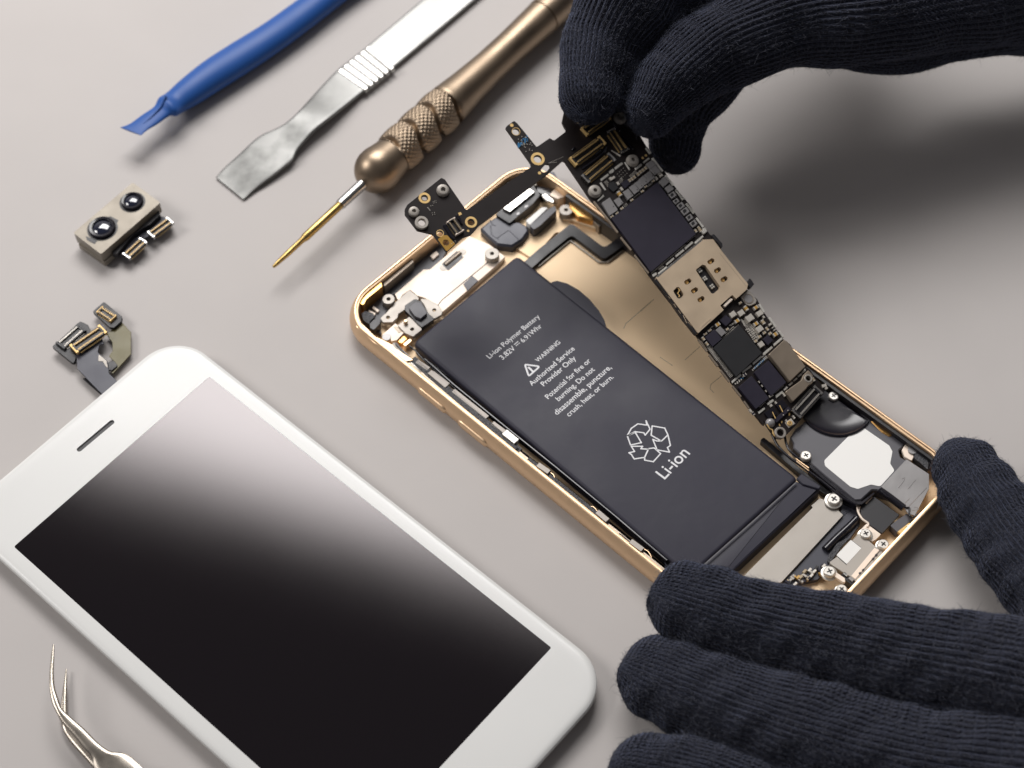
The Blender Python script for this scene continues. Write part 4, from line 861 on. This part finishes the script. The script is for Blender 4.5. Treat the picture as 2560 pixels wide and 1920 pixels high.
# SIM reader
sim = bs('sim_reader', 'd', (218, 515, 860, -5, 1010, -12, 1160, 190, 1490, 610, 1470, 690, 1330, 815, 1275, 760, 1110, 900, 1150, 965, 800, 1285), 1.5, 'beige', .15, .08, .1,
   holes=[])
bpy.data.objects.remove(sim)
outl = PX(BF, Q('d', 218, 515, 860, -5, 1010, -12, 1160, 190, 1495, 610, 1475, 685, 1330, 812, 1275, 757, 1108, 905, 1158, 965, 802, 1288), 1.5)
def oblong(reg, x, y, a, b, ang, h=1.5, n=16):
    c = BF.hit(*q1(reg, x, y), h); P = []; d = Vector((math.cos(ang), math.sin(ang))); e = Vector((-d.y, d.x))
    for k in range(n):
        tt = 2 * math.pi * k / n; cx, sy = math.cos(tt), math.sin(tt); p = Vector(c) + d * (cx * b + (a - b if cx > 0 else b - a)) + e * sy * b; P.append(tuple(p))
    return P
cuts = [oblong('d', x, y, .95, .55, 0.0) for x, y in ((982, 293), (1073, 417), (1163, 540), (662, 573), (755, 695), (845, 817))]
slot = poly_round(PX(BF, Q('d', 772, 410, 862, 338, 905, 350, 1105, 640, 1095, 675, 1015, 742, 985, 735, 785, 440), 1.5), .3)
win = poly_round(PX(BF, Q('d', 458, 705, 510, 648, 545, 655, 605, 745, 595, 775, 545, 812, 515, 800), 1.5), .35)
mb = MB(); prism(mb, BF, poly_round(outl, .2), .25, 1.5, cuts + [slot, win]); sim = mb.build('sim_reader', M['beige'], t, 30)
mb = MB(); prism(mb, BF, poly_offset(outl if area2(outl) > 0 else outl[::-1], .4), 0.02, .3); mb.build('contact_tray', M['black'], sim)
mb = MB()
for x, y in ((970, 300), (1058, 425), (1147, 550), (648, 580), (740, 702), (830, 825)):
    c = BF.hit(*q1('d', x, y), .9); lathe(mb, BF, c, [(.42, .3), (.42, .85), (.25, .98), (.001, 1.0)], 12)
mb.build('spring_contacts', M['goldpin'], sim)
mb = MB()
for x, y in ((830, 420), (900, 530), (1000, 640)):
    c = BF.hit(*q1('d', x, y), .9)
    for k in range(4): bx(mb, BF, (c[0] + (k % 2) * .55 - .3, c[1] + (k // 2) * .55 - .3), .42, .4, .3, .9, 0, .04)
mb.build('inner_parts', M['solder'], sim)
mb = MB(); sweep(mb, [BF.w(*BF.hit(*q1('d', x, y), 1.2), 1.2) for x, y in ((515, 655), (548, 695), (520, 740), (545, 765), (540, 790))], lambda i, q: ell(.12, .1, 6)); mb.build('wire_spring', M['goldpin'], sim)
mb = MB(); strip(mb, BF, Q('d', 1095, 175, 1470, 640), .06, 1.49, 1.52, .02); mb.build('shield_crease', M['brown'], sim)
mb = MB(); outp = Q('d', 838, 1190, 970, 1075, 980, 1095, 845, 1215); prism(mb, BF, PX(BF, outp, 1.55), 1.5, 1.56, (), .02); mb.build('shield_tab', M['beige'], sim)
mb = MB(); prism(mb, BF, PX(BF, Q('d', 1150, 905, 1255, 800, 1290, 820, 1180, 925), 1.2), .3, 1.2, (), .1); mb.build('shield_tab', M['cream'], sim)
bs('edge_rail', 'd', (222, 500, 855, -15, 870, 5, 245, 520), 1.55, 'silver', .05, .1, .2, sim)
bs('tray_switch', 'c', (1650, 760, 1685, 742, 1800, 870, 1808, 915, 1790, 940, 1775, 925), .8, 'black', .2, .1, -.6); bs('tray_lever', 'd', (1480, 620, 1510, 530, 1535, 535, 1580, 610, 1530, 665), 1.1, 'black', .1, .1, -.3)
mb = MB(); strip(mb, BF, Q('d', 215, 545, 330, 660, 480, 880, 620, 1080, 790, 1290), 1.0, .1, 1.2, .1); mb.build('sim_side', M['black'], sim)
for xy in ((320, 650, 360, 700), (395, 780, 420, 810), (470, 880, 500, 930), (530, 970, 565, 1020), (600, 1040, 650, 1150), (660, 1130, 720, 1190)):
    mb = MB(); strip(mb, BF, Q('d', *xy), .14, 1.2, 1.3, .02); mb.build('shield_tab', M['beige'], sim)
ring = bs('antenna_washer', 'd', (1390, 790, 1480, 705, 1530, 710, 1615, 830, 1600, 875, 1520, 910, 1475, 895), .5, 'nickel', .3, .08, -.05); disc('washer_centre', BF, q1('d', 1500, 812), 1.05, .5, .56, M['chipg'], t, .03)
ringo('grounding_ring', BF, q1('d', 1500, 812), 1.2, 1.08, .5, .6, M['brown'], t, .03)
# capacitors with bright end caps; the ones that can be told apart are parts of their own
NC = [0]
def capa(reg, x, y, l, w, m='cap', ang=0, h=.55):
    if NC[0] >= 96: return
    NC[0] += 1
    c = BF.hit(*q1(reg, x, y), h); mb = MB(); cs, sn = math.cos(ang), math.sin(ang)
    bx(mb, BF, c, l * .56, w * .94, 0, h * .96, ang, .03); mb.mi = 1
    for s in (-1, 1): bx(mb, BF, (c[0] + cs * l * .39 * s, c[1] + sn * l * .39 * s), l * .24, w, 0, h, ang, .04)
    mb.build('capacitor', [M[m], M['lug']], t)
rb = math.pi / 2
for i, (x, y) in enumerate(((1305, 1020), (1340, 990), (1375, 965), (1410, 935), (1255, 1060), (1220, 1090), (1185, 1110))): capa('b', x, y, .75, .5, 'cap', rb)
for x, y in ((940, 1605), (1010, 1560), (1080, 1495), (1215, 1380), (1360, 1260), (1405, 1195), (1510, 1115)): capa('b', x, y, .85, .5, 'cap', 0)
for x, y in ((1590, 1010), (1620, 1040), (1555, 1080), (925, 1085), (960, 1070), (1075, 1225), (1500, 870), (1025, 1150)): capa('b', x, y, .8, .6, 'lug', rb if x % 2 else 0)
capa('b', 1045, 1290, 1.25, .8, 'capg', rb, .75)
for x, y in ((1435, 700), (1480, 660), (1500, 690)): capa('c', x, y, .8, .6, 'cap', rb)
for x, y, l, w, a, m in ((1285, 1025, 1.5, 1.25, 0, 'lug'), (1400, 1005, 1.5, 1.25, 0, 'lug'), (1520, 1075, 1.8, 1.5, 0, 'lug'), (1655, 1010, 1.5, 1.2, 0, 'lug'), (1655, 1225, 1.6, 1.35, 0, 'lug'), (1675, 1440, 1.35, 1.25, 0, 'lug'),
                        (1470, 940, 1.2, .75, rb, 'capg'), (1605, 930, 1.2, .75, 0, 'capg'), (1605, 1155, 1.2, .8, 0, 'capg'), (1345, 1115, 1.2, .8, 0, 'capg'), (1075, 1165, 1.2, .8, 0, 'capg'), (1705, 1130, 1.1, .75, rb, 'cap'), (1875, 1300, 1.2, .85, 0, 'capg'),
                        (965, 1248, .95, .5, 0, 'cap'), (905, 1297, .95, .5, 0, 'cap'), (880, 1360, .95, .5, rb, 'cap'), (930, 1432, .95, .5, rb, 'cap'), (1720, 1280, .8, .6, 0, 'cap'), (1655, 1335, .9, .6, 0, 'cap'), (1600, 1395, .9, .6, 0, 'cap'), (1760, 1225, .9, .6, rb, 'cap'),
                        (1800, 1290, .8, .6, 0, 'cap'), (1210, 1230, .7, .5, 0, 'cap'), (1390, 865, .7, .5, 0, 'cap'), (1710, 1060, .6, .5, rb, 'lug'), (1800, 1165, .8, .5, 0, 'lug'), (1850, 1225, .9, .6, rb, 'chip2')):
    capa('d', x, y, l, w, m, a, .45 + .4 * w)
for x, y, l, w, a, m in ((1570, 820, .9, .6, rb, 'cap'), (1720, 905, 1.1, .7, .3, 'lug'), (1750, 940, .6, .5, 0, 'lug'), (700, 1250, .8, .5, rb, 'lug'), (740, 1290, .8, .5, rb, 'chip'), (620, 755, .9, .6, 0, 'chip'), (1300, 1340, .8, .4, rb, 'lug'), (1200, 1395, .7, .4, rb, 'lug'),
                        (820, 855, .5, .3, rb, 'lug'), (860, 910, .5, .3, rb, 'lug'), (915, 980, .5, .3, rb, 'lug'), (965, 1055, .5, .3, rb, 'lug'), (1000, 1045, .6, .3, 0, 'lug'), (1165, 1030, .9, .4, rb, 'lug'), (985, 1180, .6, .6, 0, 'lug'), (1050, 1140, .6, .4, rb, 'lug')):
    capa('e', x, y, l, w, m, a)
# the hundreds of tiny pads and resistors
mb = MB(); mb2 = MB(); mb3 = MB()
def dots(reg, x0, y0, x1, y1, n, s=.13, s2=None, target=None, h=.16, ang=0):
    a = Vector(BF.hit(*q1(reg, x0, y0), h)); b = Vector(BF.hit(*q1(reg, x1, y1), h))
    for k in range(n):
        c = a + (b - a) * (k / max(1, n - 1)); bx(target or mb, BF, c, s, s2 or s, 0, h * (.6 + .6 * rnd.random()), ang, 0)
dots('c', 825, 1285, 985, 1150, 14, .12, .3); dots('c', 985, 1150, 1290, 895, 26, .12, .28); dots('c', 1320, 850, 1420, 770, 8, .12, .25); dots('c', 925, 1235, 985, 1190, 6, .12, .4)
dots('b', 1090, 1470, 1140, 1430, 4, .13, .25); dots('b', 1100, 1490, 1150, 1450, 4, .13, .25); dots('b', 1250, 1340, 1320, 1290, 6, .15, .25); dots('b', 1440, 1190, 1490, 1150, 5, .13, .25); dots('b', 1450, 1165, 1480, 1145, 3, .13, .25)
for k in range(4): dots('b', 1015 + 27 * k, 1020 - 26 * k, 1065 + 27 * k, 1085 - 24 * k, 3, .15, .15, None, .06)
for k in range(7): dots('b', 1185 + 12 * k, 1045 - 11 * k, 1205 + 12 * k, 1065 - 11 * k, 3, .13, .13)
for k in range(4): dots('b', 1035 + 12 * k, 1120 - 18 * k, 1070 + 6 * k, 1150 - 16 * k, 4, .13, .13)
for k in range(4): dots('b', 835 + 10 * k, 1135 - 8 * k, 880 + 10 * k, 1190 - 8 * k, 5, .14, .12)
for k in range(5): dots('d', 1420 + 22 * k, 1110 + 8 * k, 1560 + 22 * k, 1370 - 20 * k, 13, .28, .2)
for k in range(3): dots('d', 1470 + 50 * k * .6, 1240 - k * 18, 1600 + 26 * k, 1390 - 22 * k, 7, .34, .24)
for k in range(3): dots('d', 935 + 18 * k, 1490 - 12 * k, 1060 + 18 * k, 1659 - 12 * k, 12, .26, .13)
for k in range(3): dots('e', 115 + 16 * k, 375 - 12 * k, 420 + 16 * k, 790 - 12 * k, 30, .26, .13)
dots('d', 1135, 1365, 1360, 1170, 18, .14, .2); dots('d', 1180, 1290, 1290, 1200, 9, .2, .2); dots('d', 1240, 1180, 1300, 1150, 4, .3, .3); dots('d', 985, 1210, 1010, 1190, 3, .2, .2); dots('d', 1400, 1100, 1450, 1180, 6, .3, .3)
for k in range(3): dots('e', 900 - 18 * k, 480 + 14 * k, 930 - 18 * k, 520 + 14 * k, 3, .25, .2)
for k in range(7): dots('e', 730 + 26 * k, 690 - 24 * k, 760 + 26 * k, 640 - 24 * k + 15, 3, .22, .35, mb2 if k % 2 else mb)
for k in range(5): dots('e', 490 + 26 * k, 880 - 24 * k, 520 + 26 * k, 870 - 24 * k, 2, .3, .3, mb2 if k == 3 else mb)
dots('e', 1045, 1000, 1150, 910, 8, .15, .2); dots('e', 830, 1200, 900, 1140, 5, .15, .2)
dots('a', 455, 1035, 485, 1025, 3, .1, .1); dots('a', 460, 1050, 490, 1042, 3, .1, .1); dots('a', 395, 1100, 420, 1130, 4, .16, .16, None, .1); dots('a', 430, 1080, 450, 1075, 2, .14, .14); dots('a', 445, 1160, 470, 1155, 2, .12, .12); dots('a', 450, 1180, 475, 1175, 2, .12, .12)
for k in range(26): x, y = rnd.uniform(1395, 1500), 0; y = 430 - (x - 1395) * .9 + rnd.uniform(-40, 30); bx(mb2, BF, BF.hit(*q1('a', x, y), .3), rnd.uniform(.15, .4), rnd.uniform(.15, .3), 0, .3, rb * rnd.randint(0, 1), 0)
for k in range(30): f = rnd.random(); x, y = 1430 + 110 * f + rnd.uniform(-60, 60), 340 + 110 * f + rnd.uniform(-40, 50); bx(mb, BF, BF.hit(*q1('a', x, y), .2), .14, .14, 0, .25, 0, 0)
dots('a', 1740, 605, 1890, 540, 12, .12, .1, None, .05); dots('b', 70, 870, 170, 860, 6, .12, .12, None, .05); dots('b', 940, 700, 1040, 760, 8, .2, .25); dots('b', 1010, 745, 1050, 770, 3, .35, .35)
dots('a', 660, 1500, 700, 1470, 3, .15, .15, None, .05)
# bottom end: small coax sockets, springs, gold specks
for x, y, s in ((1235, 1300, .45), (1130, 1410, .4), (1100, 1450, .4), (1020, 1560, .5), (1030, 1600, .4), (930, 1440, .3), (950, 1480, .3)): bx(mb3, BF, BF.hit(*q1('e', x, y), .1), s * 1.4, s * .7, 0, .12, rnd.uniform(0, 3), 0)
ob = mb.build('solder_pads', M['lug'], t, smooth=False); tag(ob, kind='stuff')
ob = mb2.build('blue_resistors', mat('blue_resistor', (.03, .20, .42), .1, .35, .6, 2500), t, smooth=False); tag(ob, kind='stuff')
ob = mb3.build('gold_pads', M['goldpin'], t, smooth=False)
ringo('coax_socket', BF, q1('e', 1245, 1425), .62, .32, 0, .6, M['goldpin'], t); disc('coax_socket', BF, q1('e', 1245, 1425), .16, 0, .7, M['goldpin'], t)
box('socket_base', BF, q1('e', 1245, 1425), 1.9, 1.5, 0, .22, M['lug'], t)
box('signal_filter', BF, q1('e', 1130, 1180), 2.2, 2.0, 0, .6, M['gloss'], t); box('signal_filter', BF, q1('e', 980, 1290), 2.4, 1.8, 0, .6, M['gloss'], t)
for xy in (((1100, 1180), (1145, 1270)), ((1000, 1270), (1045, 1360))): tube('contact_spring', [BF.w(*BF.hit(*q1('e', *p), .8), .8) for p in xy], .12, M['goldpin'], t, 6)
mb = MB(); strip(mb, BF, Q('e', 1040, 1400, 1240, 1215), .9, 0, .7, .1); mb.build('resistor_bank', M['chip'], t)
mb = MB(); dots('e', 1060, 1400, 1215, 1250, 6, .3, .2, mb, .8); mb.build('solder_pads', M['lug'], t)
mb = MB(); c = BF.hit(*q1('e', 985, 1410), .8); lathe(mb, BF, c, [(1.1, 0), (1.1, .3), (.8, .8), (.4, 1.0), (.001, 1.05)], 24); mb.build('adhesive_bead', M['tape'], t)
tube('ground_wire', [BF.w(*BF.hit(*q1('e', x, y), .4), .4) for x, y in ((925, 1440), (960, 1500), (1000, 1520), (1010, 1570), (1030, 1600))], .16, M['goldpin'], t, 6)
ob = None
# ------------------------------------------------------------------ knitted gloves
def knit_material():
    m = bpy.data.materials.new('navy_wool_knit'); m.use_nodes = True; nt = m.node_tree; N = nt.nodes; L = nt.links
    p = N['Principled BSDF']; p.inputs['Roughness'].default_value = .95; p.inputs['Specular IOR Level'].default_value = .15
    p.inputs['Sheen Weight'].default_value = .35; p.inputs['Sheen Roughness'].default_value = .45; p.inputs['Sheen Tint'].default_value = (.35, .4, .6, 1)
    at = N.new('ShaderNodeAttribute'); at.attribute_name = 'knit'; sp_ = N.new('ShaderNodeSeparateXYZ'); L.new(at.outputs['Vector'], sp_.inputs[0])
    tcn = N.new('ShaderNodeTexCoord'); nz = N.new('ShaderNodeTexNoise'); nz.inputs['Scale'].default_value = 350; nz.inputs['Detail'].default_value = 3; L.new(tcn.outputs['Object'], nz.inputs['Vector'])
    def mth(op, a, b=None, c=None):
        n = N.new('ShaderNodeMath'); n.operation = op
        for i, v in enumerate((a, b, c)):
            if v is None: continue
            if isinstance(v, (int, float)): n.inputs[i].default_value = v
            else: L.new(v, n.inputs[i])
        return n.outputs[0]
    wob = mth('MULTIPLY', mth('SUBTRACT', nz.outputs['Fac'], .5), .45)
    c = mth('ADD', sp_.outputs[0], wob); r = mth('ADD', sp_.outputs[1], mth('MULTIPLY', wob, 1.6))
    a = mth('ABSOLUTE', mth('SUBTRACT', mth('FRACT', c), .5))
    q = mth('DIVIDE', mth('SUBTRACT', a, .25), .25)
    leg = mth('SQRT', mth('MAXIMUM', mth('SUBTRACT', 1, mth('MULTIPLY', q, q)), 0))
    ph = mth('FRACT', mth('ADD', r, mth('MULTIPLY', a, 1.7)))
    row = mth('SINE', mth('MULTIPLY', ph, math.pi))
    h = mth('MULTIPLY', leg, mth('ADD', .45, mth('MULTIPLY', row, .55)))
    n2 = N.new('ShaderNodeTexNoise'); n2.inputs['Scale'].default_value = 2600; n2.inputs['Detail'].default_value = 3; L.new(tcn.outputs['Object'], n2.inputs['Vector'])
    h2 = mth('ADD', h, mth('MULTIPLY', n2.outputs['Fac'], .5))
    b = N.new('ShaderNodeBump'); b.inputs['Strength'].default_value = 1.0; b.inputs['Distance'].default_value = .0009
    L.new(h2, b.inputs['Height']); L.new(b.outputs[0], p.inputs['Normal'])
    mx = N.new('ShaderNodeMix'); mx.data_type = 'RGBA'; mx.inputs['A'].default_value = (.011, .011, .016, 1); mx.inputs['B'].default_value = (.026, .027, .037, 1)
    L.new(nz.outputs['Fac'], mx.inputs['Factor']); L.new(mx.outputs['Result'], p.inputs['Base Color'])
    return m
M['knit'] = knit_material()
mf = bpy.data.materials.new('wool_fibre'); mf.use_nodes = True; pf = mf.node_tree.nodes['Principled BSDF']
pf.inputs['Base Color'].default_value = (.11, .115, .145, 1); pf.inputs['Roughness'].default_value = .8; pf.inputs['Specular IOR Level'].default_value = .3

def glove(name, chains, label, cat_, voxel=.32, fuzz=16000, rib=1.08, rowh=.85, ribamp=.32, seed=1, group=None):
    """chains: lists of (px, py, z, r) in picture and millimetres, finger tip first"""
    SM = []
    for ch in chains:
        P = [np.array((*AT(x * 1.1573, y * 1.1573, z), r)) for x, y, z, r in ch]
        pts = np.array(cat(P, 10)); SM.append(pts)
    vs = []; fs = []
    for pts in SM:
        n = 28; n0 = len(vs); rings = []
        t0 = Vector(pts[1][:3] - pts[0][:3]).normalized()
        tip = []
        for k in range(1, 8):
            a = (1 - k / 8) * math.pi / 2; tip.append((Vector(pts[0][:3]) - t0 * pts[0][3] * math.sin(a), pts[0][3] * math.cos(a), t0))
        rr = tip + [(Vector(pts[i][:3]), pts[i][3], Vector(pts[min(i + 1, len(pts) - 1)][:3] - pts[max(i - 1, 0)][:3]).normalized()) for i in range(len(pts))]
        for c, r, tt in rr:
            e2 = Vector((0, 0, 1)); e1 = tt.cross(e2).normalized(); e2 = e1.cross(tt)
            for k in range(n): a = 2 * math.pi * k / n; vs.append(tuple(c + (e1 * math.cos(a) + e2 * math.sin(a)) * r))
        m = len(rr)
        for i in range(m - 1):
            for j in range(n): j2 = (j + 1) % n; fs.append((n0 + i * n + j, n0 + i * n + j2, n0 + (i + 1) * n + j2, n0 + (i + 1) * n + j))
        fs.append(tuple(n0 + j for j in range(n - 1, -1, -1))); fs.append(tuple(n0 + (m - 1) * n + j for j in range(n)))
    me = bpy.data.meshes.new('tmp'); me.from_pydata(vs, [], fs); me.update()
    ob = bpy.data.objects.new('tmp', me); C.objects.link(ob)
    md = ob.modifiers.new('r', 'REMESH'); md.mode = 'VOXEL'; md.voxel_size = voxel
    ms = ob.modifiers.new('s', 'SMOOTH'); ms.factor = .5; ms.iterations = 10
    dg = bpy.context.evaluated_depsgraph_get(); dg.update()
    out = bpy.data.meshes.new_from_object(ob.evaluated_get(dg)); bpy.data.objects.remove(ob); bpy.data.meshes.remove(me)
    nv = len(out.vertices); co = np.zeros(nv * 3); out.vertices.foreach_get('co', co); co = co.reshape(-1, 3)
    best = np.full(nv, 1e9); kc = np.zeros(nv); kr = np.zeros(nv)
    for ci, pts in enumerate(SM):
        p = pts[:, :3]; r = pts[:, 3]; seg = np.linalg.norm(np.diff(p, axis=0), axis=1); arc = np.concatenate([[0], np.cumsum(seg)])
        T = np.gradient(p, axis=0); T /= np.linalg.norm(T, axis=1)[:, None]; up = np.array([0, 0, 1.0])
        E1 = np.cross(T, up); E1 /= np.linalg.norm(E1, axis=1)[:, None]; E2 = np.cross(E1, T); ncol = round(2 * math.pi * r.mean() / rib)
        for s in range(0, nv, 20000):
            q = co[s:s + 20000]; bd = np.full(len(q), 1e9); bi = np.zeros(len(q), int); bt = np.zeros(len(q))
            for i in range(len(p) - 1):
                d = p[i + 1] - p[i]; tt = np.clip(((q - p[i]) @ d) / (d @ d), 0, 1)
                dist = np.linalg.norm(q - p[i] - tt[:, None] * d, axis=1) - (r[i] + tt * (r[i + 1] - r[i])); k = dist < bd
                bd[k] = dist[k]; bi[k] = i; bt[k] = tt[k]
            i2 = np.minimum(bi + 1, len(p) - 1); w = bt[:, None]
            e1 = E1[bi] * (1 - w) + E1[i2] * w; e2 = E2[bi] * (1 - w) + E2[i2] * w; cc = p[bi] * (1 - w) + p[i2] * w; dv = q - cc
            th = np.arctan2((dv * e2).sum(1), (dv * e1).sum(1)); ar = arc[bi] * (1 - bt) + arc[i2] * bt
            ax = (dv * T[bi]).sum(1); ar = np.where(bi == 0, ar + np.where(bt <= 0, ax, 0), ar)
            c_ = th / (2 * math.pi) * ncol + ncol; k = bd < best[s:s + 20000]
            best[s:s + 20000][k] = bd[k]; kc[s:s + 20000][k] = c_[k]; kr[s:s + 20000][k] = (ar / rowh)[k]
    no = np.zeros(nv * 3); out.vertices.foreach_get('normal', no); no = no.reshape(-1, 3)
    # loosely wrinkled wool
    rng = np.random.default_rng(seed); wr = np.zeros(nv)
    for _ in range(9):
        kvec = rng.normal(size=3) * .28; wr += np.sin(co @ kvec + rng.uniform(0, 6.28)) * .15
    co2 = co + no * (ribamp * np.cos(2 * np.pi * (kc - .5))[:, None] + wr[:, None])
    org = Vector((float(co2[:, 0].min() + co2[:, 0].max()) / 2, float(co2[:, 1].min() + co2[:, 1].max()) / 2, float(co2[:, 2].min())))
    cm = (co2 - np.array(org)) * S; out.vertices.foreach_set('co', cm.ravel())
    at = out.attributes.new('knit', 'FLOAT_VECTOR', 'POINT'); at.data.foreach_set('vector', np.stack([kc, kr, np.zeros(nv)], 1).ravel())
    # theta wraps once around: faces across the wrap reuse one side
    out.materials.clear(); out.materials.append(M['knit']); out.polygons.foreach_set('use_smooth', [True] * len(out.polygons)); out.update()
    o = link(name, out, org, None); tag(o, label, cat_, group)
    # stray fibres
    idx = rng.integers(0, nv, fuzz * 3); wpos = co2[idx]
    px_ = (wpos[:, 0] > -60) & (wpos[:, 0] < 165) & (wpos[:, 1] > 110) & (wpos[:, 1] < 380); idx = idx[px_][:fuzz]; F = len(idx)
    p0 = cm[idx]; n0 = no[idx]; tn = rng.normal(size=(F, 3)); tn -= n0 * (tn * n0).sum(1)[:, None]; tn /= np.linalg.norm(tn, axis=1)[:, None]
    Ln = rng.gamma(2.2, .27, F)[:, None] * S; K = 5; pos = np.zeros((F, K, 3)); cur = rng.normal(size=(F, 3)) * .5
    for k in range(K):
        f = k / (K - 1); pos[:, k] = p0 + n0 * (Ln * (.75 * f - .45 * f * f) - .00005) + tn * Ln * f * .8 + cur * Ln * f * f * .7
    hc = bpy.data.hair_curves.new('wool_fuzz'); hc.add_curves([K] * F)
    hc.position_data.foreach_set('vector', pos.reshape(-1).astype(np.float32))
    ra = hc.attributes.new('radius', 'FLOAT', 'POINT'); rv = np.tile(np.linspace(.000030, .000012, K), F).astype(np.float32); ra.data.foreach_set('value', rv)
    hc.materials.append(mf); h = bpy.data.objects.new('wool_fuzz', hc); C.objects.link(h); h.parent = o; h['kind'] = 'stuff'
    return o
# lower glove: three fingers on the near edge, thumb on the far corner; authored as (x, y, height, radius)
LOW = [
 [(1482, 1300, 14.5, 8.2), (1540, 1318, 14.8, 8.8), (1610, 1340, 15, 9.1), (1718, 1367, 16, 9.8), (1830, 1392, 17, 10.1), (1943, 1418, 18.5, 10.6), (2200, 1470, 22, 12), (2500, 1560, 24, 13), (2900, 1700, 24, 14)],
 [(1424, 1466, 9.4, 8.7), (1500, 1498, 10.2, 9.5), (1600, 1536, 11, 10.1), (1718, 1576, 12.4, 10.7), (1943, 1640, 15, 11.2), (2200, 1680, 19, 12.5), (2500, 1740, 22, 13.5), (2900, 1820, 23, 14)],
 [(1398, 1668, 7.8, 7.9), (1500, 1690, 8.8, 8.9), (1700, 1760, 10, 9.5), (1900, 1790, 13, 10.4), (2200, 1820, 17, 12), (2500, 1870, 20, 13), (2900, 1920, 22, 14)],
 [(1700, 1880, 7.5, 7), (1900, 1930, 9, 8.2), (2200, 1950, 13, 10), (2500, 1960, 18, 12), (2900, 1980, 20, 13)],
 [(2086, 1021, 10.8, 7.6), (2104, 1050, 11.3, 8.2), (2135, 1097, 12, 8.9), (2215, 1205, 13.5, 9.5), (2330, 1330, 16, 10.3), (2450, 1455, 18, 11.5), (2560, 1550, 21, 13), (2900, 1760, 23, 15)],
 [(2560, 1580, 20, 14), (2700, 1700, 20, 17), (3000, 1850, 20, 18)],
]
glove('knitted_glove', LOW, 'dark knitted glove with fingers spread on the near end of the open housing', 'glove', seed=3, fuzz=110000, rib=1.36, rowh=1.1, ribamp=.27)
UP = [
 [(1279, 202, 41, 7.3), (1280, 160, 42.5, 7.9), (1300, 95, 45, 9.2), (1342, 18, 49, 11.2), (1410, -90, 54, 12.5), (1560, -220, 54, 14), (1900, -330, 50, 16)],
 [(1408, 232, 38.5, 7.0), (1455, 172, 41, 9.1), (1526, 118, 43.5, 10.0), (1615, 74, 46, 10.8), (1734, 40, 46, 11.4), (1875, 26, 44, 12.4), (2050, -5, 40, 13), (2300, -50, 36, 15), (2700, -120, 34, 18), (3100, -200, 34, 20)],
 [(1338, 205, 38, 4.6), (1350, 170, 40, 5.5), (1390, 100, 42, 6.5), (1450, 40, 44, 8)],
 [(1470, -10, 47, 9), (1560, -60, 50, 12), (1700, -90, 50, 14), (2000, -130, 50, 15), (2300, -160, 50, 16)],
 [(1458, 322, 19, 6.2), (1462, 282, 21, 6.9), (1482, 215, 27, 7.9), (1590, 110, 32, 8.2), (1700, 30, 38, 9), (2000, -100, 44, 12)],
 [(1760, 84, 32, 7.0), (1870, 88, 30, 7.4), (1975, 92, 28, 7.5), (2050, 55, 28, 9), (2200, 20, 29, 11), (2500, -40, 30, 16), (3000, -100, 32, 20)],
 [(2080, 44, 26, 8), (2150, 40, 25, 8.4), (2250, 34, 25, 9.6), (2400, 20, 26, 12), (2700, -30, 28, 18), (3100, -80, 30, 20)],
]
glove('knitted_glove', UP, 'dark knitted glove pinching the raised end of the circuit board', 'glove', seed=5, fuzz=95000, rib=1.6, rowh=1.25, ribamp=.27)
